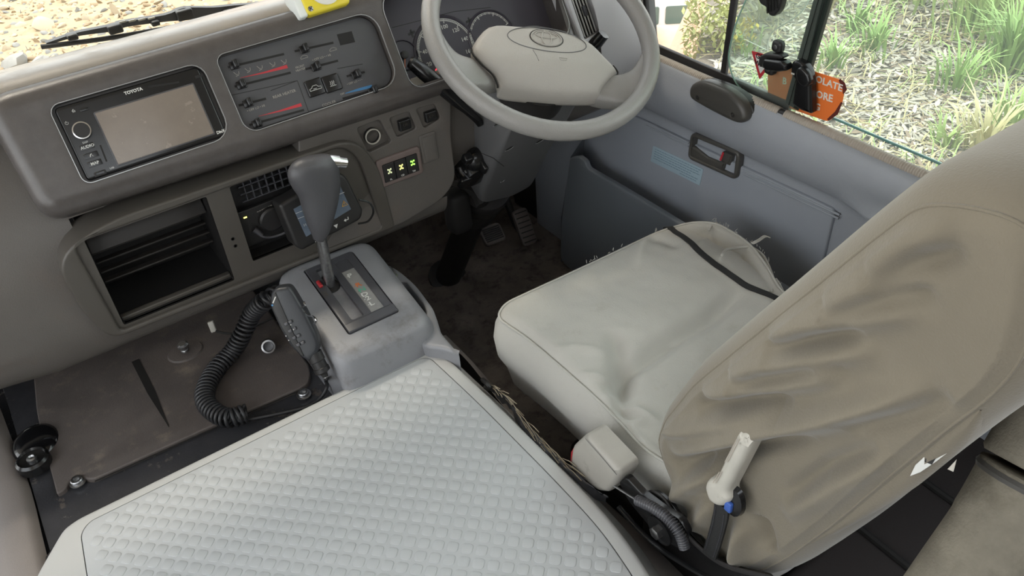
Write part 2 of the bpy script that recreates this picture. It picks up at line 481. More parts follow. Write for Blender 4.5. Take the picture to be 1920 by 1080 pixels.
# right hand slot: grille, dark control face with little lamp
g = G(); bin_(ccw(opR), .03); g.obj('radio_slot', M['black'], dash)
RS = LOW.off(0, 0, -.022)
g = G()
for j in range(8):
    for i in range(3):
        s = .262 + j * .0125; t = .079 - i * .0135
        g.box(RS.p(s, t - .004, .004), (.0016, .012, .008), .0004, RS)
for i in range(4): g.box(RS.p(.305, .0785 - i * .0135 + .003, .003), (.104, .0018, .006), .0004, RS)
g.obj('vent_grille', M['gate'], dash)
g = G(); g.box(RS.p(.303, -.01, .001), (.128, .07, .008), .002, RS); g.lathe(RS.off(.29, -.005, .005), [(.022, 0), (.022, .008), (.019, .011)], 24); g.obj('control_face', M['black'], dash)
q = RS.at(460, 408, .006); g = G(); g.box(RS.p(q[0], q[1], .0058), (.0055, .0022, .001), .0004, RS); g.obj('pilot_lamp', mat('pilot_lamp_yellow', 'e8e070', .4, emit=('e8e060', 1.6)), dash)
g = G(); q = RS.at(482, 398, .006); [g.strip(RS, [(q[0] + k * .004, q[1] + .0004 * k), (q[0] + k * .004 + .003, q[1] + .0004 * k + .0002)], .0014, .0058) for k in range(7)]; g.obj('faint_print', M['dimprint'], dash)
g = G(); g.tube(cr([RS.p(.262, -.022, .008), RS.p(.268, -.03, .014), RS.p(.285, -.036, .016), RS.p(.315, -.033, .02), RS.p(.335, -.026, .02)], 8), .0022, 8)
g.tube([RS.p(.258, -.014, .006), RS.p(.266, -.027, .013)], [.006, .004], 10); g.obj('plug_lead', M['gate'], dash)

# switch panel to the right of the storage frame
SWP = F((.55, 1.1865, .64), V((1, -.03, 0)), (0, .05, .998))
g = G()
def so(*pp): return [SWP.at(u, v) for u, v in pp]
pan = so((560, 245), (560, 300), (640, 330), (640, 400), (600, 478), (755, 420), (830, 375), (856, 338), (846, 250), (848, 168), (735, 190))
pan = roundpoly(pan, [.0, .0, .0, .0, .0, .01, .04, .03, .01, .01, .01], 4)
sockH = roundpoly(so((669, 241), (712, 224), (735, 266), (691, 287)), .006, 4)
s1H = roundpoly(so((730, 222), (767, 209), (781, 241), (745, 258)), .006, 4)
s2H = roundpoly(so((780, 205), (815, 195), (826, 222), (796, 241)), .006, 4)
modH = roundpoly(so((702, 302), (782, 271), (793, 318), (712, 352)), .006, 4)
g.plate(SWP, pan, -.03, 0, .004, holes=[(sockH, .010, .002, True), (s1H, .006, .002, True), (s2H, .006, .002, True)])
g.obj('switch_panel', M['lower'], dash)
# socket with bright ring
q = SWP.at(698, 255, -.006); sf = SWP.off(q[0], q[1], -.008)
g = G(); g.lathe(sf, [(.0145, -.002), (.0145, .004), (.0125, .005), (.0125, -.03)], 28); so_ = g.obj('power_socket', M['black'], dash)
g = G(); g.grid([[sf.p(r * math.cos(a * PI / 16), r * math.sin(a * PI / 16), h) for a in range(32)] for r, h in ((.0142, .004), (.0138, .0062), (.0124, .0062), (.0120, .004))], cu=True)
g.obj('chrome_ring', M['ivory'], so_, label='bright ring of the socket')
# two rocker switches
for cx, sym in (((757, 233), 'fog'), ((806, 217), 'lamp')):
    q = SWP.at(*cx); rf = SWP.off(q[0] + .002, q[1] - .002, -.005)
    g = G(); g.plate(rf, rr(-.0115, -.0095, .0115, .0105, .002), 0, .008, .003); r_ = g.obj('rocker_switch', M['gloss'], dash)
    g = G()
    for k in range(3): g.strip(rf, [(-.001 + k * .0018, -.001 + .001 * k), (.0005 + k * .0018, .004 - .0008 * k)], .0005, .0085)
    g.strip(rf, [(-.003, .0035), (-.0045, .001), (-.002, -.001)], .0005, .0085)
    g.obj('switch_symbol', M['trim'], r_)
# blank plate
q0, q1 = SWP.at(788, 258), SWP.at(820, 292)
g = G(); g.plate(SWP, rr(q0[0] - .003, q1[1] - .006, q1[0] + .002, q0[1] + .004, .003), 0, .0025, .0015); bl = g.obj('blank_switch_frame', M['lower'], dash)
g = G(); g.plate(SWP, rr(q0[0] + .002, q1[1] - .001, q1[0] - .002, q0[1] - .001, .002), .0025, .004, .001); g.obj('blank_plug', M['lower'], bl)
# three button module in brown frame
g = G(); mi = so((713, 312), (780, 284), (785, 315), (722, 342))
mo = roundpoly(so((700, 303), (777, 272), (794, 311), (712, 352)), .006, 4)
a0 = SWP.at(714, 309); a1 = SWP.at(784, 316)
x0, x1 = a0[0], a1[0]; yb, yt = min(SWP.at(722, 341)[1], a1[1]), SWP.at(779, 285)[1]
g.plate(SWP, rr(x0 - .010, yb - .008, x1 + .008, yt + .011, .006), 0, .005, .003, holes=[(rr(x0, yb, x1, yt, .0015, 2), .006, .0008, True)])
brown = mat('module_frame_brown_grey', '6f625e', .5, bump=(900, .2))
md = g.obj('button_module', brown, dash, label='brownish frame holding three black push buttons')
w = (x1 - x0) / 3
for k in range(3):
    c = x0 + w * (k + .5); g = G(); g.plate(SWP, rr(c - w / 2 + .0005, yb + .0005, c + w / 2 - .0005, yt - .0005, .001, 2), 0, .006 + .0006 * (k == 1), .001)
    b_ = g.obj('push_button', M['black'], md)
    g = G(); cy = (yb + yt) / 2 + .003
    for sx in (-1, 1):
        for sy in (-1, 1): g.box(SWP.p(c + sx * .0028, cy + sy * .0034, .0069), (.0020, .0028, .0006), .0002, SWP)
    g.strip(SWP, [(c - .003, cy + .0034), (c + .003, cy + .0034)], .0007, .0071); g.strip(SWP, [(c - .003, cy - .0034), (c + .003, cy - .0034)], .0007, .0071)
    g.strip(SWP, [(c, cy - .0034), (c, cy + .0034)], .0007, .0071)
    if k < 2: g.strip(SWP, [(c - .0018, cy - .0015), (c + .0018, cy + .0015)], .0007, .0072); g.strip(SWP, [(c - .0018, cy + .0015), (c + .0018, cy - .0015)], .0007, .0072)
    g.obj('axle_symbol', mat('lit_symbol', ('cfd8b0', 'd8d890', 'a8f070')[k], .5, emit=(('c8d0a0', .35), ('d8d880', .55), ('90ff50', 1.1))[k]), b_)
    g = G(); g.text(('FL', 'CD', 'TM')[k], SWP, c, yb + .0042, .0045, .0069, bold=.0001); g.obj('lettering', M['white'], b_)

# right end vent in pale bezel
VN = F(FACE.p(.978, -.055, .012), X3, FACE.y)
c0 = ay(1072, 0, 1.19); vt = F(ay(1097, 20, 1.20), V((1, .25, 0)), (0, .42, .9))
g = G(); g.plate(vt, rr(-.038, -.058, .038, .12, .006), -.035, .0, .004, holes=[(rr(-.026, -.047, .026, .10, .003, 3), .03, .002, False)]); vb = g.obj('side_vent', M['bezel'], dash, label='right end vent with pale bezel')
g = G(); g.plate(vt, rr(-.0255, -.0465, .0255, .0995, .003, 2), -.016, -.014, .0005); g.obj('vent_throat', M['dark'], vb)
for k in range(5):
    g = G(); g.box(vt.p(-.0174 + k * .0087, .027, -.006), (.0016, .144, .003), .0004, vt); g.obj('vane', M['white'], vb)
g = G(); g.box(vt.p(0, .0, -.012), (.042, .0015, .006), .0005, vt); g.box(vt.p(0, .0, -.001), (.006, .020, .008), .002, vt); g.obj('vane_knob', M['gate'], vb)
# corner trim between vent and door
g = G()
rows = []
for s, (dx, dz) in enumerate(((0, 0), (.04, .004), (.08, -.004), (.12, -.03))):
    rows.append(cr([(.975 + dx, 1.36, .89 + dz), (.975 + dx, 1.28, .87 + dz), (.975 + dx, 1.205, .81 + dz), (.975 + dx, 1.17, .74 + dz), (.975 + dx, 1.165, .66 + dz), (.975 + dx, 1.20, .58), (.975 + dx, 1.30, .55)], 4))
g.grid(rows); g.obj('right_end_panel', M['bezel'], dash, ang=180)
# knee panel right of the column
g = G()
prof = [(1.215, .74), (1.205, .70), (1.205, .62), (1.215, .56), (1.25, .53), (1.35, .53)]
g.grid([[(x, p.x, p.y) for p in cr([(a, b, 0) for a, b in prof], 4)] for x in (.63, .75, .9, 1.02, 1.1)]); g.obj('knee_panel', M['lower'], dash, ang=180)

# ------------------------------------------------------------------ instrument cluster
CL = FACE.off(0, 0, -.060)
clu = thing('instrument_cluster', 'instrument cluster with round dials behind the steering wheel', 'instrument', CL.p(.75, -.05))
g = G(); g.plate(CL, rr(.582, -.126, .922, .122, .02), -.012, 0, .002); g.obj('cluster_face', mat('cluster_face_grey', '55525a', .45, bump=(600, .1)), clu)
dialm = mat('dial_face_dark', '46434c', .5)
def cpx(u, v): return CL.at(u, v)
def dial(name, c, r, a0, a1, marks, nums=(), minor=4, nr=.75, sz=.010):
    g = G(); f = CL.off(c[0], c[1]); g.lathe(f, [(r * 1.12, 0), (r * 1.12, .002), (r * 1.06, .0035), (r * 1.03, .001)], 40); d = g.obj(name, dialm, clu)
    g = G(); N = marks * minor
    for k in range(N + 1):
        a = math.radians(a0 + (a1 - a0) * k / N); big = k % minor == 0
        g.strip(f, [((r * (.86 if big else .92)) * math.cos(a), (r * (.86 if big else .92)) * math.sin(a)), (r * math.cos(a), r * math.sin(a))], .0014 if big else .0009, .0018)
    n = 40
    for rad in (r * 1.0, r * .95): g.strip(f, [(rad * math.cos(math.radians(a0 + (a1 - a0) * k / n)), rad * math.sin(math.radians(a0 + (a1 - a0) * k / n))) for k in range(n + 1)], .0008, .0016)
    g.obj('scale', M['white'], d)
    if nums:
        g = G()
        for t, fr in nums:
            a = math.radians(a0 + (a1 - a0) * fr); g.text(t, f, r * nr * math.cos(a), r * nr * math.sin(a), sz, .0016, bold=.0001)
        g.obj('numerals', M['white'], d)
    g = G(); g.lathe(f, [(.007, .001), (.007, .006), (.004, .007)], 16); g.obj('needle_cap', M['black'], d)
    return f, d
sp = cpx(838, 97)
f, d = dial('speedometer', sp, .058, 225, -45, 9, [('0', 0), ('20', 1 / 9), ('40', 2 / 9), ('60', 3 / 9), ('80', 4 / 9), ('100', 5 / 9), ('120', 6 / 9), ('140', 7 / 9), ('160', 8 / 9)], 10)
g = G(); g.strip(f, [(0, 0), (-.036, -.034)], [.002, .001], .005); g.strip(f, [(-.034, -.04), (-.028, -.034), (-.032, -.03)], .001, .002); g.obj('needle', M['orange'], d)
f, d = dial('temperature_gauge', cpx(757, 104), .024, 250, 110, 4, (), 2)
g = G(); g.strip(f, [(0, 0), (-.008, -.021)], [.002, .001], .005); g.obj('needle', M['orange'], d)
g = G(); g.text('C', f, -.008, -.031, .007, .001); g.obj('numerals', M['white'], d)
g = G(); g.text('H', f, -.026, .016, .006, .001); g.obj('hot_mark', M['redp'], d)
f, d = dial('tachometer', cpx(922, 70), .045, 200, 20, 4, (), 4)
q = cpx(820, 133); g = G(); g.lathe(CL.off(q[0], q[1]), [(.0045, 0), (.0045, .0012), (.0028, .0012), (.0028, .0006)], 16); g.strip(CL.off(q[0], q[1]), [(0, -.002), (0, .002)], .001, .0014)
g.obj('brake_warning_light', mat('warning_red', 'e0353a', .4, emit=('ff2838', 1.2)), clu)
for q in (cpx(772, 63), cpx(880, 40)):
    g = G(); f = CL.off(q[0], q[1]); g.strip(f, [(-.007, 0), (.007, .002)], .004, .001); g.strip(f, [(0, -.007), (0, .007)], .003, .001); g.obj('indicator_arrow', M['black'], clu)
g = G(); q = [cpx(735, 52), cpx(790, 38), cpx(850, 22), cpx(920, 14)]; g.strip(CL, q, .0012, .0006); q = [cpx(750, 136), cpx(772, 132), cpx(840, 120)]; g.strip(CL, q, .0012, .0006); g.obj('mask_line', M['black'], clu)
g = G(); g.plate(CL, rr(.600, -.124, .700, -.108, .003), 0, .003, .001); g.obj('lower_display', M['seal'], clu)

# ------------------------------------------------------------------ radio
RD = FACE.off(0, 0, -.010)
rad = thing('car_radio', 'black double height car radio with a dusty brown screen and round volume knob', 'radio', RD.p(.155, -.05))
def rp(u, v): return RD.at(u, v, .008)
g = G(); g.plate(RD, rr(.0515, -.1045, .258, .0030, .006), -.002, .008, .003); g.obj('radio_body', M['gloss'], rad)
sx0, sy1 = rp(178, 213); sx1 = rp(362, 160)[0]; sy0 = rp(398, 251)[1]
g = G(); g.plate(RD, rr(sx0 - .002, sy0 - .002, sx1 + .002, sy1 + .002, .002), .008, .0088, .0006); g.obj('screen_rim', M['gate'], rad)
g = G(); g.plate(RD, rr(sx0, sy0, sx1, sy1, .001), .0085, .0094, .0004); g.obj('screen', M['screen'], rad, label='dusty brown touch screen')
q = rp(153, 246); kf = RD.off(q[0], q[1], .008)
g = G(); g.lathe(kf, [(.0118, 0), (.0118, .009), (.0105, .0105)], 32); kn = g.obj('volume_knob', M['black'], rad)
g = G(); g.grid([[kf.p(r * math.cos(a * PI / 20), r * math.sin(a * PI / 20), h) for a in range(40)] for r, h in ((.0121, .0085), (.0122, .0106), (.0106, .0108), (.0104, .0095))], cu=True); g.obj('knob_ring', M['chrome'], kn, label='bright ring round the knob')
g = G()
for t, (u, v), s, b in (('TOYOTA', (250, 171), .0062, .00025), ('AUDIO', (164, 275), .0058, .0001), ('DISP', (160, 267), .0038, 0), ('MAP', (178, 306), .0058, .0001), ('USB', (210, 315), .0035, 0), ('DivX', (414, 247), .0062, .0002)):
    g = G(); a, b2 = rp(u, v); g.text(t, RD, a, b2, s, .0083, bold=b); g.obj('lettering', M['white'], rad)
g = G()
a, b = rp(125, 231); g.strip(RD, [(a + .0021 * math.cos(k * .5 + 1.9), b + .0021 * math.sin(k * .5 + 1.9)) for k in range(11)], .0004, .0085); g.strip(RD, [(a, b), (a, b + .0026)], .0005, .0085)
a, b = rp(138, 208); g.strip(RD, [(a - .0022, b), (a, b + .0022), (a + .0022, b), (a - .0022, b)], .0005, .0085); g.strip(RD, [(a - .002, b - .0014), (a + .002, b - .0014)], .0006, .0085)
g.obj('key_symbol', M['white'], rad); g = G(); a, b = rp(171, 291); g.strip(RD, [(a - .002, b - .002), (a - .001, b + .0005), (a + .001, b + .002)], .0009, .0085); g.strip(RD, [(a + .001, b), (a + .002, b - .002)], .0005, .0085)
g.obj('key_symbol', M['white'], rad)
g = G(); a, b = rp(188, 325); g.plate(RD, rr(a - .0085, b - .0035, a + .0085, b + .0035, .002), .008, .0098, .001, holes=[(rr(a - .0055, b - .0018, a + .0055, b + .0018, .0006, 2), .004, .0004, True)]); g.obj('usb_port', M['black'], rad)
g = G(); a, b = rp(158, 205); g.plate(RD, rr(a - .006, b - .0025, a + .006, b + .0025, .002), .008, .009, .0008)
for (u, v) in ((163, 275), (171, 291), (178, 306)):
    a, b = rp(u, v); g.plate(RD, rr(a - .010, b - .0042, a + .010, b + .0042, .001, 2), .0076, .0082, .0004)
g.obj('radio_button', M['gloss'], rad)
g = G(); p0, p1 = rp(278, 163), rp(336, 155 - 1); g.strip(RD, [p0, p1], .0028, .0083); g.strip(RD, [rp(188, 272), rp(200, 303)], .0022, .0083); g.strip(RD, [rp(366, 145), rp(380, 141)], .004, .0083); g.obj('disc_slot', M['dark'], rad)

# ------------------------------------------------------------------ climate panel
CP = FACE.off(0, 0, -.0130)
cli = thing('climate_control_panel', 'grey climate control panel of sliding levers right of the radio', 'control panel', CP.p(.42, -.05))
def cp(X, Y): return CP.at(400 + X / 4, 40 + Y / 4, .003)
panelm = mat('climate_panel_grey', '4b4b4e', .5, bump=(900, .12))
slots = [((110, 345), (530, 245), (160, 325)), ((160, 490), (580, 385), (212, 472)), ((190, 632), (395, 580), (262, 610)), ((270, 778), (680, 665), (330, 762)),
         ((610, 225), (900, 160), (682, 205)), ((690, 360), (935, 295), (772, 338)), ((1000, 412), (1135, 380), (1072, 396)), ((970, 580), (1215, 512), (1197, 518))]
g = G(); g.plate(CP, rr(.289, -.110, .553, .008, (.016, .026, .026, .01), 6), -.004, .003, .001); g.obj('panel_face', panelm, cli)
g = G()
for a, b, k in slots: g.strip(CP, [cp(*a), cp(*b)], .0034, .0033)
for pl in ([(630, 445), (730, 720)], [(930, 355), (1120, 320)], [(110, 560), (630, 445)], [(430, 520), (630, 445)]): g.strip(CP, [cp(*q) for q in pl], .0009, .0032)
g.strip(CP, [cp(940, 140), cp(1050, 115)], .018, .0034)
g.obj('slider_slot', M['dark'], cli)
for a, b, k in slots:
    c = cp(*k); g = G(); g.box(CP.p(c[0], c[1], .010), (.0085, .013, .014), .0025, CP)
    for j in (-1, 0, 1): g.box(CP.p(c[0] + j * .0022, c[1], .0172), (.0007, .011, .0012), .0003, CP)
    g.box(CP.p(c[0] - .001, c[1] - .001, .004), (.015, .012, .003), .001, CP); g.obj('slider_knob', M['gloss'], cli)
for (xa, ya) in ((760, 497), (888, 465)):
    c = cp(xa, ya); g = G(); g.plate(CP, rr(c[0] - .0145, c[1] - .0135, c[0] + .0145, c[1] + .0135, .003), .003, .0065, .002); bt = g.obj('push_button', M['gloss'], cli)
    g = G(); f = CP.off(c[0], c[1])
    if xa < 800: g.strip(f, [(-.010, -.004), (-.010, -.001), (-.006, 0), (-.004, .003), (.003, .003), (.005, 0), (.010, -.001), (.010, -.004), (-.010, -.004)], .0006, .0068); g.strip(f, [(-.004, -.002), (.002, -.002)], .0006, .0068)
    else:
        for k in range(3): g.strip(f, [(-.003 + k * .0028, -.0035), (-.0038 + k * .0028, -.001), (-.0024 + k * .0028, .001), (-.003 + k * .0028, .0035)], .0006, .0068)
        g.strip(f, [(-.0055, -.0045), (.0055, -.0045)], .0006, .0068)
    g.obj('button_symbol', M['white'], bt)
g = G()
for pl, w in (([(200, 425), (380, 385), (555, 338)], (.0004, .0024, .0052)), ([(340, 712), (500, 672), (660, 625)], (.0004, .0024, .0052))): g.strip(CP, [cp(*q) for q in pl], list(w), .0034)
g.obj('heat_wedge', M['redp'], cli)
g = G(); g.strip(CP, [cp(990, 540), cp(1090, 512), cp(1190, 487)], [.001, .004, .005], .0034); g.obj('cold_wedge', M['bluep'], cli)
g = G()
for t, q, s in (('REAR HEATER', (533, 545), .0062), ('COOLER', (868, 617), .0062), ('OFF', (968, 545), .0042), ('• OFF LO • HI', (320, 652), .0050), ('• OFF LO • • HI', (812, 272), .0050), ('• OFF LO • • •', (1060, 455), .0048), ('FRONT', (650, 340), .0046), ('HEATER', (655, 362), .0046)):
    a, b = cp(*q); g = G(); g.text(t, CP, a, b, s, .0031); g.obj('lettering', M['dimprint'], cli)
for (X_, Y_) in ((175, 390), (260, 362), (350, 345), (445, 320), (530, 300)):
    g = G(); a, b = cp(X_, Y_); g.strip(CP, [(a - .004, b + .003), (a - .001, b - .002), (a + .003, b - .002), (a + .004, b + .002)], .0006, .0034); g.strip(CP, [(a - .003, b - .004), (a + .002, b - .0035)], .0006, .0034); g.obj('airflow_symbol', M['dimprint'], cli)
for (X_, Y_) in ((680, 268), (897, 210)):
    g = G(); a, b = cp(X_, Y_); g.strip(CP, [(a - .006, b - .002), (a - .006, b), (a - .002, b + .0025), (a + .002, b + .0025), (a + .006, b), (a + .006, b - .002), (a - .006, b - .002)], .0005, .0034); g.obj('intake_symbol', M['dimprint'], cli)
def dense(o, n):
    """resample a closed outline to n points"""
    P = [V(q) for q in o] + [V(o[0])]; Ls = [0]
    for a, b in zip(P, P[1:]): Ls.append(Ls[-1] + (b - a).length)
    out = []; k = 0
    for i in range(n):
        d = Ls[-1] * i / n
        while k < len(Ls) - 2 and Ls[k + 1] < d: k += 1
        q = P[k].lerp(P[k + 1], (d - Ls[k]) / max(1e-9, Ls[k + 1] - Ls[k])); out.append((q.x, q.y))
    return out
def dome(fr, o, prof, steps, n=220, fn=None, ramp=0):
    """skirt rings given by (inset, h), then rings shrinking to the centroid; fn(a, b) adds height"""
    o = dense(ccw(o), n); g = G(); rows = []
    for d, h in prof: rows.append([(a, b, h) for a, b in inset(o, d)])
    base = inset(o, prof[-1][0]); h = prof[-1][1]
    cx = sum(p[0] for p in base) / n; cy = sum(p[1] for p in base) / n
    for k in range(1, steps + 1):
        s = 1 - k / steps; s = max(s, .004)
        hk = h + ramp * (1 - math.exp(-(1 - s) * 22)); rows.append([(cx + (a - cx) * s, cy + (b - cy) * s, hk) for a, b in base])
    out = []
    for i, r in enumerate(rows):
        w = max(0, min(1, (i - len(prof) + 3) / 3)) if fn else 0
        out.append([fr.p(a, b, h + (fn(a, b) * w if w else 0)) for a, b, h in r])
    g.grid(out, cu=True, cap=True); return g
# ================================================================== steering wheel
AL = math.radians(32.8)
NW = V((0, -math.sin(AL), math.cos(AL)))
WH = F((.781, 1.08, .818), X3, (0, NW.z, -NW.y))
H = WH.off(0, 0, 0, math.radians(-28))
whl = thing('steering_wheel', 'grey padded steering wheel with two broad spokes and oval emblem on the hub', 'steering wheel', WH.p(0, 0, -.05))
g = G(); R0 = .192; n = 72; rows = []
for i in range(n):
    a = 2 * PI * i / n; c = WH.p(R0 * math.cos(a), R0 * math.sin(a)); ro = (WH.x * math.cos(a) + WH.y * math.sin(a))
    rows.append([c + ro * (.0150 * math.cos(t)) + WH.n * (.0172 * math.sin(t)) for t in [2 * PI * k / 16 for k in range(16)]])
g.grid(rows, cu=True, cv=True); g.obj('rim', M['wheel'], whl, ang=180)
# spokes: lofted from the hub to the rim, flaring into it
for sgn in (-1, 1):
    st = [(.062, -.034, -.080, -.046, .016), (.090, -.038, -.094, -.042, .018), (.120, -.047, -.106, -.031, .018), (.145, -.048, -.112, -.020, .015), (.162, -.038, -.116, -.010, .013), (.178, -.010, -.124, -.003, .011), (.192, .018, -.130, .0, .009)]
    rows = []
    for (x, yt, yb, h, th) in [tuple(q) for q in cr([(a, b, c) for a, b, c, d, e in st], 4) and st]:
        ym = (yt + yb) / 2; hy = (yt - yb) / 2; r = []
        for k in range(20):
            t = 2 * PI * k / 20; cs, sn = math.cos(t), math.sin(t)
            e = .55
            yy = ym + hy * math.copysign(abs(cs) ** e, cs); hh = h - .006 + th * math.copysign(abs(sn) ** e, sn)
            # the outer stations follow the rim's curve
            xx = x
            if x > .15:
                lim = math.sqrt(max(.0001, (R0 - .002) ** 2 - yy * yy)); xx = min(x, lim) if x < .19 else lim
            else:
                xx = min(x, math.sqrt(max(.0001, (R0 - .012) ** 2 - yy * yy)))
            r.append((xx, yy, hh))
        rows.append(r)
    # smooth between stations
    fine = []
    for j in range(20):
        fine.append(cr([r[j] for r in rows], 4))
    g = G(); g.grid([[H.p(sgn * fine[j][i].x, fine[j][i].y, fine[j][i].z) for j in range(20)] for i in range(len(fine[0]))], cu=True, cap=True)
    g.obj('spoke', M['wheel'], whl, ang=60)
hubo = [(-.093, .010), (-.045, .016), (.010, .0175), (.050, .014), (.087, .003), (.112, -.021), (.133, -.046), (.120, -.062), (.104, -.084), (.099, -.096), (.045, -.103), (-.016, -.105), (-.070, -.103), (-.077, -.092), (-.086, -.078), (-.108, -.060), (-.121, -.034)]
hubo = [(p.x, p.y) for p in cr(hubo, 4, True)]
def hubz(a, b):
    return .010 * (1 - (a / .14) ** 2) - .028 * max(0, (-b - .042) / .062) ** 2
def hub_bump(p):
    q = p - H.o; a, b, h = q.dot(H.x), q.dot(H.y), q.dot(H.n)
    return H.n * (hubz(a, b) if h > -.028 else hubz(a, b) * .8 if h > -.04 else 0)
ho = ccw(hubo)
g = dome(H, ho, [(.020, -.052), (.008, -.044), (.001, -.036), (0, -.030), (.0010, -.0235), (.0024, -.019)], 40, 200, ramp=.007)
def hub_fix(p):
    q = p - H.o; a, b, h = q.dot(H.x), q.dot(H.y), q.dot(H.n); return H.n * hubz(a, b)
g.disp(hub_fix); hb = g.obj('hub_pad', M['hub'], whl, ang=180)
g = G(); g.tube([H.p(0, -.05, -.10), H.p(0, -.05, -.05)], .06, 24); g.obj('hub_core', M['dark'], whl)
def hp(a, b, h=0): return H.p(a, b, -.012 + hubz(a, b) + h)
for sg in (-1, 1):
    pts_ = [q for q in ho if q[0] * sg > .06 and -.098 < q[1] < -.034]; pts_.sort(key=lambda q: -q[1])
    g = G(); g.tube([H.p(a + sg * .0012, b - .0003, -.021 + hubz(a, b)) for a, b in pts_], .0016, 6); g.obj('hub_gap', M['dark'], whl)
HE = H.off(.004, -.008, -.0035)
g = G()
for (rx, ry, cy, w) in ((.0265, .0155, 0, .0022), (.0085, .0145, 0, .0020), (.0190, .0062, .0058, .0020)):
    g.tube([hp(.004 + rx * math.cos(k * PI / 20), -.008 + cy + ry * math.sin(k * PI / 20), .0008) for k in range(40)], w * .5, 6, closed=True)
g.obj('emblem', M['hub'], whl)
g = G(); g.grid([[hp(.004 + r * .0290 * math.cos(a * PI / 20), -.008 + r * .0180 * math.sin(a * PI / 20), .0003) for a in range(40)] for r in (.97, 1.03)], cu=True); g.obj('emblem_groove', M['dark'], whl)
g = G(); g.tube([hp(.006 + .069 * math.cos(k * PI / 30), .024 * math.sin(k * PI / 30) - .011, .0001) for k in range(60)], .0008, 5, closed=True); g.obj('emblem_border', M['column'], whl)
g = G(); g.tube([hp(.030 + a, -.046 + b, .0003) for a, b in ((-.007, .001), (.007, .002), (.005, -.003), (-.005, -.003), (-.007, .001))], .0005, 5); g.obj('airbag_mark', M['hub'], whl)
g = G(); g.tube([hp(-.022, -.036, 0), hp(-.017, -.046, 0), hp(-.013, -.056, 0)], .0005, 4); g.obj('scratch', M['column'], whl)
g = G(); g.tube([WH.p(0, 0, -.03), WH.p(0, -.01, -.12)], .045, 24); g.obj('wheel_boss', M['black'], whl)

# ================================================================== steering column
SH = F(WH.p(0, -.080, 0), X3, NW)
col = thing('steering_column', 'grey steering column with moulded shroud, lock barrel and ribbed boot above the pedals', 'steering column', (.785, 1.565, 0))
shr = [(-.072, -.10), (-.080, -.25), (-.076, -.36), (-.058, -.425), (.028, -.456), (.081, -.441), (.079, -.36), (.073, -.306), (.078, -.25), (.078, -.10)]
shr = roundpoly(shr, [.0, .02, .03, .02, .02, .02, .02, .02, .01, .0], 4)
g = G(); g.plate(SH, shr, -.10, 0, .014, n=5); g.obj('lower_shroud', M['column'], col)
g = G(); g.box(SH.p(.0, -.130, -.070), (.14, .08, .11), .02, SH); g.obj('upper_shroud', M['column'], col)
for (u, v, rx) in ((938, 229, .013), (955, 278, .009), (1012, 264, .009), (942, 339, .004)):
    q = SH.at(u, v, 0); f = SH.off(q[0], q[1], .0, .35); g = G(); g.lathe(f, [(1, .0004), (.75, .0006), (.55, .0008), (.2, .0008)], 18, sx=rx, sy=rx * .42)
    g.obj('shroud_screw_hole', M['dark'], col)
    g = G(); g.tube([f.p(rx * math.cos(t), rx * .42 * math.sin(t), .0008) for t in [PI + PI * k / 10 for k in range(11)]], .0013, 6); g.obj('hole_edge', M['column'], col)
g = G(); q1, q2 = SH.at(905, 287), SH.at(1000, 350); g.strip(SH, [SH.at(903, 287), SH.at(925, 296), SH.at(945, 312)], .001, .0006); g.obj('shroud_seam', M['dark'], col)
# lock barrel on the left
lp = V((.675, 1.225, .545)); lf = F(lp, (.9, .35, .1), (0, NW.y, NW.z))
g = G(); g.lathe(F(ay(886, 318, 1.215), X3, NW), [(.030, -.05), (.034, -.02), (.034, .0), (.030, .02), (.018, .024)], 20); g.ball(ay(893, 300, 1.20), (.026, .022, .026)); lb = g.obj('lock_housing', M['gloss'], col)
g = G(); g.box(ay(876, 298, 1.185), (.018, .02, .018), .004, SH); g.box(ay(905, 312, 1.18), (.010, .022, .026), .004, SH); g.box(ay(873, 340, 1.20), (.03, .03, .012), .004, SH); g.obj('lock_bracket', M['gloss'], lb)
g = G(); g.box(ay(873, 322, 1.18), (.003, .003, .006), .001, SH); g.tube([ay(866, 322, 1.18), ay(878, 334, 1.18)], .0012, 6); g.obj('lock_pin', M['steel'], lb)
# tube and boot down to the floor
c0, c1 = V((.783, 1.36, .345)), V((.785, 1.565, .0)); d = (c1 - c0).normalized()
cf = F(c1, X3, d.cross(X3) * -1); cf = F(c1, X3, (-d).cross(X3))
top = (c0 - c1).length
g = G(); g.lathe(cf, [(.034, 0), (.034, .03), (.033, top)], 24); g.lathe(cf, [(.052, .0), (.052, .006), (.04, .012)], 24); g.obj('column_tube', M['black'], col)
g = G(); pr = []
for k in range(4): pr += [(.040 + .005 * k, top - .06 + .032 * k), (.046 + .005 * k, top - .048 + .032 * k), (.043 + .005 * k, top - .036 + .032 * k)]
g.lathe(cf, pr, 28); g.obj('ribbed_boot', M['winrubber'], col, ang=60)
g = G(); g.box(ay(858, 395, 1.30), (.05, .05, .10), .015); g.tube(cr([ay(905, 385, 1.25), ay(890, 360, 1.28), ay(850, 350, 1.33)], 5), .014, 8); g.obj('column_bracket', M['dark'], col)

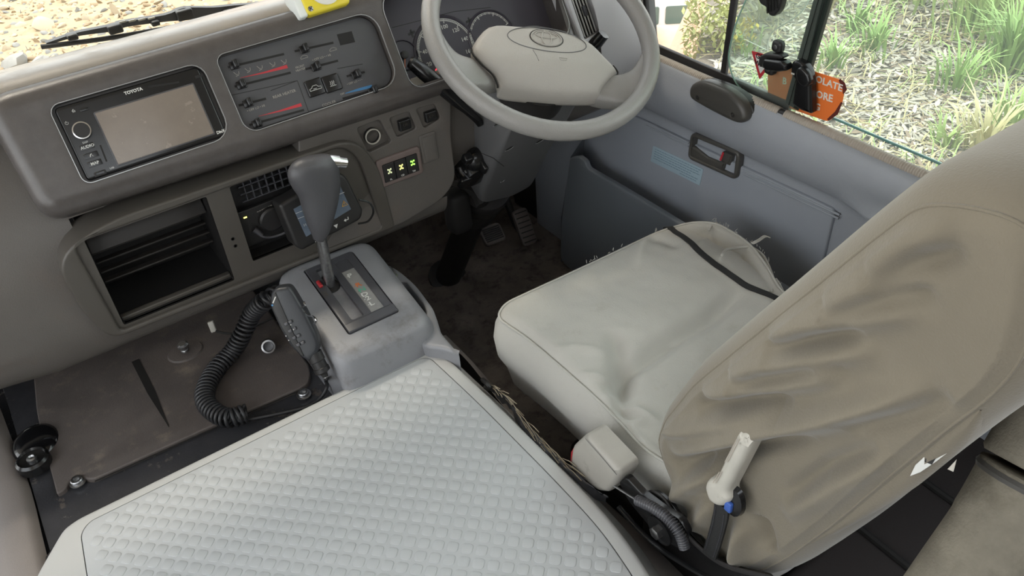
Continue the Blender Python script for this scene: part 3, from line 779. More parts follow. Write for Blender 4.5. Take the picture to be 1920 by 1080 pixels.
# stalks
def stalk(name, label, pts, ws, ths, up, m):
    t = thing(name, label, 'lever', pts[-1])
    P = cr(pts, 5); g = G(); rows = []
    for i, p in enumerate(P):
        tdir = (P[min(i + 1, len(P) - 1)] - P[max(0, i - 1)]).normalized(); x = up.cross(tdir).normalized(); y = tdir.cross(x)
        k = i / (len(P) - 1) * (len(ws) - 1); j = min(int(k), len(ws) - 2); fr = k - j
        w = ws[j] * (1 - fr) + ws[j + 1] * fr; h = ths[j] * (1 - fr) + ths[j + 1] * fr
        rows.append([p + x * (w * math.copysign(abs(math.cos(a)) ** .6, math.cos(a))) + y * (h * math.copysign(abs(math.sin(a)) ** .6, math.sin(a))) for a in [2 * PI * q / 16 for q in range(16)]])
    g.grid(rows, cu=True, cap=True); g.obj('lever_arm', m, t, ang=50); return t, P
sp0 = [ax(772, 118, .598), ax(800, 140, .615), ax(832, 168, .638), ax(862, 196, .662), ax(888, 218, .685), ax(900, 230, .70)]
st, P = stalk('indicator_stalk', 'black indicator stalk pointing left from behind the steering wheel', sp0, [.009, .012, .012, .010, .007, .007, .008], [.010, .012, .011, .009, .006, .006, .007], NW, M['gloss'])
sf = F(sp0[0], (sp0[1] - sp0[0]).cross(NW), NW.cross((sp0[1] - sp0[0]).cross(NW))); 
g = G(); dd = (sp0[0] - sp0[1]).normalized(); ef = F(sp0[0], NW.cross(dd), NW); g.lathe(ef, [(.0095, -.006), (.0115, -.001), (.0095, .004), (.004, .005)], 18); g.obj('stalk_end_knob', M['black'], st)
g = G(); tf = F(P[9] + NW * .0118, (P[12] - P[6]), NW.cross(P[12] - P[6])); g.text('OFF', tf, -.003, 0.003, .005, 0, rot=PI / 2); g.strip(tf, [(.004, -.004), (.004, .004)], .0008, 0.001); g.strip(tf, [(.010, -.005), (.010, .005)], .0008, 0.001); g.obj('lettering', M['trim'], st)
wp = [ax(1132, 64, .955), ax(1118, 80, .945), ax(1100, 96, .93), ax(1060, 130, .87), ax(1040, 150, .84)]
stalk('wiper_stalk', 'short black wiper stalk showing to the right of the steering wheel hub', wp, [.010, .011, .008, .006, .006], [.011, .012, .008, .006, .006], NW, M['gloss'])

# pedals
def pedal(name, label, c, sz, lean, arm):
    t = thing(name, label, 'pedal', (c.x, c.y + .08, 0)); f = F(c, (1, -.1, 0), (0, math.sin(lean), math.cos(lean)))
    g = G(); g.plate(f, rr(-sz[0], -sz[1], sz[0], sz[1], .012), -.012, 0, .004); p = g.obj('pad', M['mat_rubber'], t)
    g = G()
    for k in range(7): g.box(f.p(0, -sz[1] + .010 + k * (2 * sz[1] - .02) / 6, .001), (sz[0] * 1.6, .003, .004), .001, f)
    g.obj('grip_rib', M['rubber'], p)
    g = G(); g.tube(cr([f.p(0, 0, -.01), f.p(0, .03, -.06), arm], 5), .011, 8); g.obj('arm', M['dark'], t)
pedal('brake_pedal', 'worn ribbed brake pedal beside the foot of the steering column', ax(924, 438, .88), (.030, .026), .9, V((.88, 1.70, .42)))
pedal('accelerator_pedal', 'narrow dark accelerator pedal right of the ribbed pedal', ax(985, 425, 1.0), (.022, .05), .6, V((1.0, 1.72, .40)))

# ================================================================== engine cover
TOP = F((0, 0, .40), X3, Y3)
ec = thing('engine_cover', 'light grey engine cover with a raised square tread mat in the centre of the cab', 'engine cover', (.1, .5, .318))
eo = [(.20, .02), (.33, .14), (.402, .29), (.432, .40), (.4475, .49), (.4490, .58), (.4440, .78), (.4370, .935), (.424, .9575), (-.150, .9615), (-.170, .956), (-.182, .942), (-.232, .880), (-.245, .80), (-.245, .02)]
eo = roundpoly(eo, [.03, .08, .06, .05, .04, .05, .05, .016, .010, .014, .01, .02, .04, .05, .03], 5)
mo = [(.19, .04), (.315, .155), (.382, .30), (.412, .405), (.4265, .50), (.4270, .60), (.4220, .80), (.4140, .930), (.402, .9405), (-.138, .9440), (-.152, .930), (-.166, .80), (-.175, .04)]
mo = roundpoly(mo, [.03, .08, .06, .05, .04, .05, .05, .012, .008, .014, .014, .05, .03], 5)
g = G(); o_ = ccw(eo)
prof = [(-.035, -.082), (-.030, -.05), (-.006, -.018)] + [(.010 * (1 - math.cos(.5 * PI * k / 5)) - .003, -.010 + .010 * math.sin(.5 * PI * k / 5)) for k in range(6)]
g.rings(TOP, o_, prof, holes=[inset(ccw(mo), -.0012)])
r0 = inset(ccw(mo), -.0012); g.grid([[TOP.p(a, b, 0) for a, b in r0], [TOP.p(a, b, -.006) for a, b in r0]], cu=True)
g.obj('cover_shell', M['cover'], ec)
g = G(); g.plate(TOP, mo, -.006, .0006, .0012, n=3); tm = g.obj('tread_mat', M['pad'], ec)
g = G(); g.rings(TOP, r0, [(0, -.0055), (.0005, -.0054)]); g.obj('mat_gap', M['dark'], ec)
# raised square pads, laid on the diagonal
inner = inset(ccw(mo), .011)
def inside(o, x, y):
    c = False; j = len(o) - 1
    for i in range(len(o)):
        if (o[i][1] > y) != (o[j][1] > y) and x < (o[j][0] - o[i][0]) * (y - o[i][1]) / (o[j][1] - o[i][1]) + o[i][0]: c = not c
        j = i
    return c
pit = .0197; cells = []; c45 = math.sqrt(.5)
for i in range(-60, 60):
    for j in range(-60, 60):
        x = (i - j) * pit * c45 + .1; y = (i + j) * pit * c45 + .5
        if inside(inner, x, y): cells.append((x, y))
cells.sort(key=lambda q: (q[0] - 0) ** 2 + (q[1] - .45) ** 2)
def padgeo(f):
    g = G(); o = rr(-.0076, -.0076, .0076, .0076, .0040, 3); g.rings(f, o, [(-.0002, 0), (.0001, .0007), (.0006, .0009)]); return g
def seen(x, y):
    d = V((x, y, .40)) - EYE; z = d.dot(CF); return z > 0 and abs(d.dot(CX) / z * FPX) < 965 and abs(d.dot(CD) / z * FPX) < 545
vis = [q for q in cells if seen(*q)]; rest = [q for q in cells if not seen(*q)] + vis[300:]
pme = None
for (x, y) in vis[:300]:
    if pme is None: pme = padgeo(F((0, 0, 0), (1, 1, 0), (-1, 1, 0))).mesh('tread_pad', M['pad'], 50)
    o = bpy.data.objects.new('tread_pad', pme); COL.objects.link(o); o.location = (x, y, .4005); put(o, tm)
g = G()
for (x, y) in rest:
    q = padgeo(F((x, y, .4005), (1, 1, 0), (-1, 1, 0))); g.add(q.v, q.f)
g.obj('tread_pads', M['pad'], tm, kind='stuff', ang=50)

# ================================================================== gear console
GP = F((.308, 1.165, .495), X3, (0, .165, .031))
gc = thing('gear_console', 'grey moulded gear selector console in front of the light grey cover', 'console', (.35, 1.08, .318))
co = roundpoly([(-.045, .028), (-.040, -.215), (.130, -.215), (.132, .018)], [.05, .03, .03, .03], 6)
g = G(); prof = [(-.060, -.19), (-.048, -.14), (-.034, -.09), (-.020, -.05), (-.010, -.025), (-.003, -.008), (.006, -.001), (.014, .0015)]
pl = rr(.000, -.170, .0945, .001, (.004, .004, .008, .004), 3)
g.rings(GP, co, prof, holes=[pl]); cv = ccw(pl); g.grid([[GP.p(a, b, .0015) for a, b in cv], [GP.p(a, b, -.008) for a, b in cv]], cu=True)
g.disp(lambda p: V((max(0, .266 - p.x), 0, 0))); g.obj('console_shell', M['console'], gc, ang=50)
g = G()
slot = rr(.0185, -.146, .0405, -.010, .004, 3); ind = rr(.0535, -.148, .0775, -.014, .001, 2)
g.plate(GP, inset(ccw(pl), .0022), -.009, .004, .002, holes=[(slot, .008, .001, False), (ind, .0015, .0004, False)])
gp_ = g.obj('gate_plate', M['gate'], gc)
g = G(); g.rings(GP, ccw(pl), [(0, -.0085), (.001, -.0084)]); g.obj('plate_gap', M['dark'], gc)
g = G(); g.plate(GP, rr(.0015, -.169, .093, -.150, .002), .002, .0062, .002); g.obj('plate_step', M['gate'], gc)
g = G(); g.plate(GP, inset(ccw(slot), -.001), -.008, -.004, .0005, holes=[(rr(.020, -.066, .033, -.020, .006, 3), .012, .0006, True)]); g.obj('slot_slide', mat('slot_slide_grey', '7c7c80', .45, var=(50, .12)), gc)
g = G(); g.plate(GP, inset(ccw(ind), -.001), .0005, .0027, .0003); g.obj('indicator_strip', mat('indicator_strip_grey', '8a8987', .4, var=(60, .1)), gp_)
g = G(); g.plate(GP, rr(.0535, -.040, .0775, -.014, .001, 2), .0026, .0030, .0002); g.obj('strip_cover', M['gate'], gp_)
g = G()
IP = GP.off(.066, 0, .0030)
for t, (u, v), m_ in (('P', (656, 517), 'white'), ('R', (672, 534), 'orange'), ('N', (679, 543), 'greenp'), ('D', (684, 552), 'white'), ('2', (690, 559), 'white'), ('L', (697, 569), 'white')):
    a, b = GP.at(u, v, .003); g = G(); g.text(t, GP, a, b, .0128, .0031, sx=1.35, bold=.0002)
    k = GP.at(u - 14, v + 5, .003); g.strip(GP, [(.0565, b), (.0595, b)], .0008, .0034)
    g.obj('gear_letter', M[m_], gp_)
a, b = GP.at(600, 537); g = G(); g.box(GP.p(a, b, .0055), (.0065, .016, .006), .002, GP); g.obj('lock_release', M['redp'], gp_, label='small red lock release button')
g = G(); a, b = GP.at(612, 554); g.text('SHIFT', GP, a, b, .0055, .0041, rot=-PI / 2, bold=.0001); g.text('LOCK', GP, a - .005, b, .0055, .0041, rot=-PI / 2, bold=.0001); g.obj('lettering', M['trim'], gp_)
# tray loop on the driver's side
def cz(u, v, z): return az(u, v, z)
GPZ = F((0, 0, .425), X3, Y3)
g = G()
tray = [GPZ.at(*q) for q in ((690, 480), (722, 492), (745, 503), (778, 530), (812, 576), (820, 598), (827, 622), (850, 648), (862, 664), (830, 652), (790, 648), (740, 560))]
trh = [GPZ.at(*q) for q in ((750, 527), (762, 528), (794, 568), (800, 583), (797, 600), (789, 604), (772, 580))]
g.plate(GPZ, roundpoly(tray, [.01, .01, .02, .03, .012, .01, .01, .01, .004, .01, .02, .02], 4), -.10, 0, .007, holes=[(roundpoly(trh, .005, 3), .05, .003, True)])
lo = [cz(738, 498, .43), cz(765, 525, .43), cz(800, 565, .42), cz(822, 600, .41), cz(818, 628, .40), cz(850, 650, .39), cz(885, 690, .37)]
g.obj('side_tray', M['console'], gc, ang=50)
g = G(); g.rings(GPZ, roundpoly(trh, .005, 3), [(0, -.045), (.0005, -.044)]); g.obj('tray_slot', M['dark'], gc)
def wire(name, pts, m='chrome', r=.0017):
    g = G(); g.tube(cr(pts, 1), r, 7); return g
wire('hook', [cz(720, 498, .445), cz(733, 501, .452), cz(744, 516, .455), cz(741, 524, .452), cz(747, 534, .445)]).obj('wire_clip', M['chrome'], gc, label='bright bent wire clip on the console side')

# gear lever
lb_ = GP.p(.0255, -.052, -.006); gl = thing('gear_lever', 'black gear lever knob with chrome button on a steel shaft', 'gear lever', lb_)
tp = V((lb_.x + .004, lb_.y - .004, .605))
g = G(); g.tube([lb_, tp], .0092, 18); g.obj('lever_shaft', M['steel'], gl)
g = G(); g.lathe(GP.off(.0255, -.052, -.004), [(.017, 0), (.015, .003), (.010, .004)], 20); g.obj('shaft_boot', M['dark'], gl)
knobm = mat('gear_knob_black', '4a4a4d', .38, bump=(900, .3))
# knob rings: pixel outline of the grip measured at the lever's own distance
KY = lb_.y - .004
def kx(u, v): q = ay(u, v, KY); return q
sec = [((588, 449), (606, 449), .010), ((584, 438), (614, 436), .014), ((578, 425), (620, 420), .0175), ((572, 408), (626, 400), .0195), ((566, 388), (631, 382), .0205), ((560, 370), (635, 362), .021), ((548, 352), (637, 343), .022), ((541, 336), (636, 326), .022), ((541, 323), (634, 310), .021), ((547, 311), (630, 298), .018), ((560, 301), (622, 291), .012), ((578, 295), (606, 290), .005)]
secs = []
for a, b, d in sec:
    pa, pb = kx(*a), kx(*b); secs.append(((pa + pb) / 2, (pb - pa), d))
ctr = cr([s[0] for s in secs], 4); half = cr([s[1] for s in secs], 4); dep = cr([(s[2], 0, 0) for s in secs], 4)
rows = []
for c, hv, d in zip(ctr, half, dep):
    rows.append([c + hv * (.5 * math.copysign(abs(math.cos(t)) ** .85, math.cos(t))) + V((0, d.x * math.sin(t), 0)) for t in [2 * PI * k / 24 for k in range(24)]])
g = G(); g.grid(rows, cu=True, cap=True); kn = g.obj('knob', knobm, gl, ang=180)
ba, bb = kx(626, 303), kx(647, 305); bd = (bb - ba).normalized(); bf = F(ba, V((0, 1, 0)), bd.cross(V((0, 1, 0))))
g = G(); ln = (bb - ba).length; g.lathe(bf, [(.0115, -.01), (.0115, ln * .3), (.0092, ln * .32), (.0092, ln), (.0075, ln + .0015)], 20); g.obj('knob_button', M['chrome'], kn, label='chrome push button on the side of the knob')

# ================================================================== display unit behind the lever
MF = F(ay(618, 385, 1.150), V((1, .03, 0)), V((0, .20, .98)))
dm = thing('display_unit', 'black box with a small blue grey screen behind the gear lever', 'display', MF.p(0, -.05, -.02))
def mp(u, v, h=0): return MF.at(u, v, h)
o = roundpoly([mp(523, 385), mp(555, 463), mp(568, 470), mp(678, 412), mp(682, 395), mp(650, 330), mp(630, 322)], [.006, .006, .004, .008, .006, .01, .01], 4)
g = G(); g.plate(MF, o, -.035, 0, .006); g.obj('case', M['black'], dm)
scr = [mp(550, 392), mp(574, 444), mp(658, 392), mp(636, 345)]
g = G(); g.plate(MF, roundpoly(scr, .001, 2), 0, .0008, .0003); sc = g.obj('screen', mat('lcd_blue_grey', '5f6a78', .25, var=(60, .1)), dm)
g = G()
for (a, b) in (((554, 400), (575, 392)), ((558, 410), (578, 402)), ((636, 364), (645, 360))): g.strip(MF, [mp(*a), mp(*b)], .0006, .0012)
for k in range(5): q = mp(570 + k * 3, 422 - k * 1.0); g.strip(MF, [(q[0], q[1] - .002), (q[0], q[1] + .002)], .0006, .0012)
g.obj('screen_text', M['white'], sc)
q = mp(645, 381); g = G(); f_ = MF.off(q[0], q[1], .0008); g.strip(f_, [(-.005, -.004), (0, .005), (.005, -.004), (-.005, -.004)], .0012, .0008); g.strip(f_, [(0, .002), (0, -.002)], .001, .0008); g.obj('warning_triangle', mat('amber', 'c99a3a', .5), sc)
g = G()
q = mp(630, 424); f_ = MF.off(q[0], q[1], .0006); g.add([f_.p(-.004, .003), f_.p(.004, .003), f_.p(0, -.004), ], [(0, 1, 2)])
q = mp(649, 412); f_ = MF.off(q[0], q[1], .0006); g.strip(f_, [(.004, .004), (.004, 0), (-.002, 0)], .0016, .0006); g.add([f_.p(-.005, 0, .0004), f_.p(-.001, .003, .0004), f_.p(-.001, -.003, .0004)], [(0, 1, 2)])
q = mp(592, 447); f_ = MF.off(q[0], q[1], .0006); [g.strip(f_, [(-.003, .004 - k * .003), (.003 - k * .001, .004 - k * .003)], .0012, .0006) for k in range(4)]
g.obj('button_symbol', M['white'], dm)
g = G(); g.tube(cr([MF.p(.052, -.01, .002), MF.p(.068, -.022, .004), MF.p(.070, -.040, .004), MF.p(.056, -.052, .004), MF.p(.038, -.050, .002)], 6), .0018, 7); g.obj('cable', M['gloss'], dm)
# ================================================================== floor mat and fixings, front left
ZM = .327
MT = F((0, 0, ZM), X3, Y3)
def mz(u, v, h=0): return MT.at(u, v, h)
fm = thing('floor_mat', 'worn dark brown rubber mat on the platform in front of the light grey cover', 'floor mat', (.03, 1.2, .318))
edge = [mz(62, 700), mz(68, 770), mz(80, 830), mz(96, 887), mz(106, 926), mz(122, 917), mz(131, 900), mz(150, 893), mz(164, 898), mz(176, 898), mz(300, 842), mz(418, 789), mz(500, 755), mz(565, 726), mz(578, 716), mz(582, 700)]
edge = [(p.x, p.y) for p in [V(q) for q in edge]] + [(.262, 1.13), (.262, 1.58), (-.19, 1.58)]
g = G(); g.plate(MT, roundpoly(edge, [.0, .02, .02, .02, .004, .006, .008, .01, .008, .01, .1, .1, .1, .01, .006, .01, .005, 0, 0], 3), -.009, 0, .003)
g.obj('mat_sheet', M['mat_rubber'], fm)
g = G(); a, b = mz(254, 676), mz(317, 801); c = V(a) * .5 + V(b) * .5; g.strip(MT, [a, (c.x, c.y), b], [.014, .013, .001], .0008); g.obj('slit', M['dark'], fm, label='dark tapering slit in the mat')
g = G()
a, b = V(mz(176, 900)), V(mz(566, 727)); g.strip(MT, [a, b], .003, -.0035); g.strip(MT, [mz(104, 930), mz(96, 887), mz(80, 830)], .002, -.004); g.obj('mat_edge_shade', M['dark'], fm)  # shade along the mat edge laid in as dark strips
# raised black rail between mat and cover
g = G(); sx_ = [(-.232, .99), (-.20, 1.0), (-.16, 1.02), (0, 1.02), (.15, 1.02), (.25, 1.022)]
g.tube(cr([(-.236, .96, .312), (-.19, 1.005, .315), (-.10, 1.012, .317), (.25, 1.010, .317)], 6), .014, 10, flat=.55); g.obj('trim_1', M['sill'], kind='structure', ang=180)
def bolt(name, label, u, v, z=ZM - .004, r=.0095, hex_=True):
    q = MT.at(u, v, z - ZM); f = MT.off(q[0], q[1], z - ZM)
    t = thing(name, label, 'bolt', f.o)
    g = G(); g.lathe(f, [(r * 1.35, 0), (r * 1.35, .0015), (r * 1.1, .0022)], 24); g.obj('washer', M['steel'], t)
    g = G(); g.lathe(f, [(r, .002), (r, .0065), (r * .85, .008), (r * .55, .008), (r * .5, .003)], 6 if hex_ == 6 else 20); g.obj('bolt_head', M['steel'], t); return f, t
bolt('bolt', 'steel bolt with washer in the corner of the mat near the left step', 146, 904)
bolt('bolt', 'steel bolt with washer between microphone plug and light grey cover', 570, 740)
f, t = bolt('bolt', 'rusty round headed bolt standing up in the middle of the mat', 348, 660, ZM, .0075)
g = G(); g.lathe(f, [(.006, .0), (.006, .012), (.0105, .013), (.0105, .019), (.007, .022)], 20); g.obj('stud', M['steel'], t)
g = G(); g.lathe(f, [(.028, 0), (.026, .003), (.014, .004)], 20, sx=1.2); g.obj('mounting_plate', M['mat_rubber'], t)
p = MT.at(503, 650, .02); bf = F(MT.p(p[0], p[1], .02), V((1, -.2, 0)), V((.2, .5, .8)))
t = thing('pipe_end', 'open ended bright ringed pipe stub by the coiled cord', 'pipe', MT.p(p[0], p[1] + .05, -.005))
g = G(); g.lathe(bf, [(.011, -.07), (.011, -.004), (.012, 0), (.0095, .001), (.0085, -.003), (.004, -.004)], 20); g.obj('stub', M['gate'], t)
g = G(); g.lathe(bf, [(.0115, -.001), (.0125, .001), (.0095, .0015)], 20, cap=False); g.obj('bright_ring', M['steel'], t)
# glossy latch dome near the step
q = MT.at(66, 828, 0); df = MT.off(q[0], q[1], -.004)
t = thing('latch_dome', 'glossy black domed latch with a screw beside the left step', 'latch', df.o)
g = G(); g.lathe(df, [(.046, -.003), (.043, .004), (.034, .011), (.020, .015), (.006, .016)], 28, sx=.85, sy=1.0); g.obj('dome', mat('gloss_black_paint', '141416', .12), t, ang=180)
f2 = MT.off(MT.at(57, 856, .02)[0], MT.at(57, 856, .02)[1], .010)
g = G(); g.lathe(f2, [(.026, -.012), (.026, .004), (.022, .008), (.020, .004), (.010, .003)], 24); g.obj('collar', M['gloss'], t)
g = G(); g.lathe(f2, [(.008, .003), (.008, .007), (.005, .0085), (.003, .006)], 14); g.obj('screw', M['steel'], t)
# loose connector
t = thing('wire_connector', 'loose white plug on a thin wire under the dashboard', 'connector', az(397, 622, .34))
p0 = az(398, 612, .345); f = F(p0, V((1, -.3, .1)), V((0.1, .4, .9)))
g = G(); g.box(p0, (.011, .022, .010), .002, f); g.obj('plug', M['ivory'], t)
g = G(); g.tube(cr([az(405, 621, .343), az(425, 625, .342), az(450, 625, .345), az(478, 612, .36), az(512, 596, .38)], 6), .0022, 7); g.obj('wire', M['black'], t)

# ------------------------------------------------------------------ handheld microphone
mb, mt_ = ax(596, 690, .240), ax(527, 543, .236)
up = (mt_ - mb).normalized(); vw = (EYE - (mb + mt_) * .5).normalized()
nn = (vw + V((-.25, 0, .05))).normalized(); nn = (nn - up * nn.dot(up)).normalized()
MC = F((mb + mt_) * .5, up.cross(nn), up)
mic = thing('radio_microphone', 'black handheld radio microphone with keypad leaning on the gear console', 'microphone', mb)
def mp2(u, v, h=0): return MC.at(u, v, h)
body = [mp2(u, v) for u, v in ((507, 550), (517, 540), (542, 537), (551, 549), (574, 588), (593, 627), (600, 647), (596, 662), (581, 678), (570, 675), (547, 653), (527, 622), (507, 577))]
g = G(); g.plate(MC, roundpoly(body, .006, 4), -.028, 0, .007); g.obj('handset', mat('handset_black', '2d2f33', .38, bump=(900, .15)), mic)
face = [mp2(u, v, .001) for u, v in ((510, 556), (516, 547), (535, 590), (570, 668), (566, 668), (548, 646), (529, 615), (511, 578))]
g = G(); g.plate(MC, roundpoly(face, .003, 3), -.002, .0015, .001); mf_ = g.obj('face_plate', M['black'], mic)
g = G()
for i in range(4):
    for j in range(2):
        q = mp2(541 + i * 7.5 + j * 8 - 4, 607 + i * 13 - j * 4); g.box(MC.p(q[0], q[1], .0022), (.0065, .0055, .003), .0015, MC)
g.obj('keypad', M['gate'], mf_)
g = G()
for (u, v) in ((546, 608), (551, 617), (537, 629), (542, 637)):
    q = mp2(u, v); g.box(MC.p(q[0], q[1], .0039), (.0016, .0016, .0006), .0003, MC)
g.strip(MC, [mp2(512, 568), mp2(517, 556)], .0016, .0019); g.obj('key_mark', M['white'], mf_)
g = G(); q = mp2(511, 572); g.lathe(MC.off(q[0], q[1], .001), [(.0016, 0), (.0016, .001)], 12); g.obj('badge_dot', M['bluep'], mf_)
gd = (mp2(607, 706)[0] - mp2(588, 668)[0], mp2(607, 706)[1] - mp2(588, 668)[1]); ga = math.atan2(gd[1], gd[0])
q = mp2(588, 670); gf = F(MC.p(q[0], q[1], -.014), MC.n, (MC.x * math.cos(ga) + MC.y * math.sin(ga)).cross(MC.n)); gf = F(gf.o, MC.n, (MC.x * math.cos(ga) + MC.y * math.sin(ga)).cross(MC.n))
if gf.n.dot(MC.x * math.cos(ga) + MC.y * math.sin(ga)) < 0: gf = F(gf.o, gf.y, gf.x)
g = G(); g.lathe(gf, [(.013, -.004), (.013, .010), (.0115, .011), (.0115, .022), (.0128, .023), (.0128, .030), (.006, .034), (.0045, .040)], 20); g.obj('cable_gland', M['black'], mic)
g = G(); g.lathe(gf, [(.0045, .038), (.0045, .041), (.003, .042)], 12); g.obj('ferrule', M['steel'], mic)
gend = gf.p(0, 0, .042)
# coiled lead and its straight tail
cc = thing('coiled_cord', 'black coiled cord looping over the mat from the handheld microphone', 'cord', az(385, 740, ZM))
path = cr([ax(524, 550, .262), az(500, 562, .46), az(474, 586, .42), az(457, 622, .385), az(436, 658, .352), az(407, 690, .344), az(389, 720, .344), az(384, 748, .344), az(400, 771, .344), az(430, 784, .344), az(462, 774, .344)], 24)
L_ = [0]
for a, b in zip(path, path[1:]): L_.append(L_[-1] + (b - a).length)
tot = L_[-1]; turns = 46; N = turns * 14; hel = []; prevx = None; k = 0
for i in range(N + 1):
    s = i / N; s = s ** .9
    d = s * tot
    while k < len(L_) - 2 and L_[k + 1] < d: k += 1
    while k > 0 and L_[k] > d: k -= 1
    fr_ = (d - L_[k]) / max(1e-9, L_[k + 1] - L_[k]); p = path[k].lerp(path[k + 1], fr_); t_ = (path[k + 1] - path[k]).normalized()
    x = V((0, 0, 1)).cross(t_).normalized() if prevx is None else (prevx - t_ * prevx.dot(t_)).normalized()
    prevx = x; y = t_.cross(x); a = 2 * PI * turns * i / N
    rad_ = .0145
    hel.append(p + x * rad_ * math.cos(a) + y * rad_ * math.sin(a))
cordm = mat('cord_black', '2c2c2e', .42)
g = G(); g.tube(hel, .0031, 6); g.obj('coil', cordm, cc, ang=180)
g = G(); g.tube(cr([hel[-1], az(448, 788, .332), az(470, 786, .331), az(520, 776, .331), az(570, 764, .331), az(598, 748, .333), az(612, 728, .345), az(611, 712, .355), gend], 8), .0033, 8); g.obj('lead', cordm, cc, ang=180)
g = G(); [None for _ in ()]
wc = thing('mic_clip', 'bent bright wire hanger clip between microphone and console side', 'clip', az(575, 580, .46))
g = G(); g.tube(cr([ax(u, v, .255) for u, v in ((570, 566), (572, 573), (567, 578), (577, 591), (586, 593), (593, 600), (590, 607))], 4), .0016, 7); g.obj('wire_hanger', M['chrome'], wc)
# ================================================================== driver's door (right side)
DR = F((1.12, 0, 0), (0, -1, 0), Z3)
door = thing('door_1', 'grey vinyl driver door with pull handle, latch and map pocket', 'door', (1.12, .9, 0)); door['kind'] = 'structure'
del door['category']
g = G(); rows = []
prof = [(1.150, .640), (1.130, .652), (1.112, .648), (1.100, .634), (1.093, .605), (1.098, .570), (1.112, .545), (1.122, .535), (1.124, .50), (1.124, .30), (1.124, .0)]
for y in (1.62, 1.45, 1.30, 1.2, 1.1, .95, .8, .72, .69, .66, .62, .56, .45, .3, .1, -.2):
    k = max(0, min(1, (.70 - y) / .10)); k = k * k * (3 - 2 * k); dz = .015 * max(0, (1.18 - y) / .5) - .012 if y < 1.3 else -.012
    r = []
    for i, (x, z) in enumerate(prof):
        zz = z + (dz if 3 <= i <= 8 else 0); xx = x - (.022 * k if i >= 6 else .0)
        if i == 8: zz -= .06 * k
        if i == 9: xx += .0
        r.append((xx, y, zz))
    rows.append([(p.x, p.y, p.z) for p in cr(r, 4)])
g.grid(rows); g.obj('upper_pad', M['door'], door, ang=60)
g = G(); lo = roundpoly([(-1.60, .02), (-.70, .02), (-.694, .519), (-1.19, .498), (-1.60, .48)], [.01, .02, .012, .01, .01], 4)
g.plate(DR, lo, -.006, .004, .004); g.obj('lower_panel', M['doorlow'], door)
# embossed double lines
g = G()
for a, b in (((1212, 229), (1292, 268)), ((1392, 318), (1574, 403))):
    pa, pb = DR.at(*a, .004), DR.at(*b, .004)
    for o in (0, -.0075): g.tube([DR.p(pa[0], pa[1] + o, .0042), DR.p(pb[0], pb[1] + o, .0042)], .0022, 8)
g.obj('embossed_line', M['doorlow'], door)
# pull handle
ph = F((1.083, 0, 0), (0, -1, 0), Z3)
o = [ph.at(u, v) for u, v in ((1290, 169), (1297, 158), (1316, 154), (1345, 164), (1368, 176), (1386, 193), (1396, 214), (1395, 229), (1378, 232), (1345, 217), (1312, 199), (1293, 186))]
o = [(p.x, p.y) for p in cr(o, 4, True)]
h1, h2 = ph.at(1307, 184), ph.at(1373, 216)
g = G(); g.plate(ph, o, -.022, 0, .010, holes=[(circ(h1[0], h1[1], .0048, 14), .012, .001, True), (circ(h2[0], h2[1], .0048, 14), .012, .001, True)])
pu = g.obj('pull_handle', M['handle'], door)
for h in (h1, h2):
    g = G(); g.lathe(ph.off(h[0], h[1], -.0118), [(.0045, 0), (.0045, .003), (.003, .004)], 12); g.obj('handle_screw', M['steel'], pu)
g = G(); g.plate(DR, [(x + .006 * (1 if x > -1.0 else -.2), y - .004) for x, y in o], .0, .018, .004); g.obj('handle_base', M['black'], door)
# latch
LT = F((1.113, 0, 0), (0, -1, 0), Z3)
def lt(*pp): return [LT.at(u, v) for u, v in pp]
eo_ = roundpoly(lt((1298, 246), (1391, 284), (1384, 338), (1291, 296)), .016, 6)
ei_ = inset(ccw(eo_), .0085)
g = G(); g.plate(LT, eo_, -.008, .006, .005, holes=[(ei_, .03, .0025, True)]); es = g.obj('latch_bezel', M['handle'], door)
g = G(); LI = LT.off(0, 0, -.004)
def li(u, v): return LI.at(u, v)
lv = roundpoly([li(1298, 272), li(1305, 273), li(1330, 293), li(1352, 302), li(1364, 303), li(1360, 318), li(1330, 308), li(1300, 295)], .004, 4)
g.plate(LI, lv, -.012, .007, .004); g.obj('release_lever', M['handle'], es)
g = G(); g.plate(LI, roundpoly([li(1357, 283), li(1375, 291), li(1370, 310), li(1362, 306), li(1352, 300)], .002, 3), -.012, .004, .003); tb = g.obj('lock_tab', M['handle'], es)
g = G(); g.strip(LI, [li(1360, 284), li(1354, 299)], .0045, .0055); g.obj('red_lock_mark', M['redp'], tb, label='red mark on the lock tab')
# sticker with small print
SK = DR.off(0, 0, .0042)
s_ = [SK.at(*q) for q in ((1225, 273), (1319, 317), (1312, 348), (1220, 302))]
g = G(); g.plate(SK, roundpoly(s_, .003, 3), 0, .0006, .0002); skm = mat('sticker_pale_blue', '9fb4bf', .4); sk = g.obj('sticker', skm, door, label='pale blue printed instruction label')
g = G(); random.seed(3); A, B_, C_ = V(s_[0]), V(s_[1]), V(s_[3]); ux = (B_ - A); uy = (C_ - A)
for r in range(6):
    t = .08; end = (.95, .9, .96, .8, .93, .35)[r]; st_ = .05 if r < 5 else .6
    t = st_
    while t < (end if r < 5 else .92):
        w = random.uniform(.02, .06); a = A + ux * t + uy * (.14 + .145 * r); b = A + ux * min(t + w, .96) + uy * (.14 + .145 * r); g.strip(SK, [a, b], .0013, .0009); t += w + .012
g.obj('small_print', mat('print_slate', '6d8494', .5), sk)
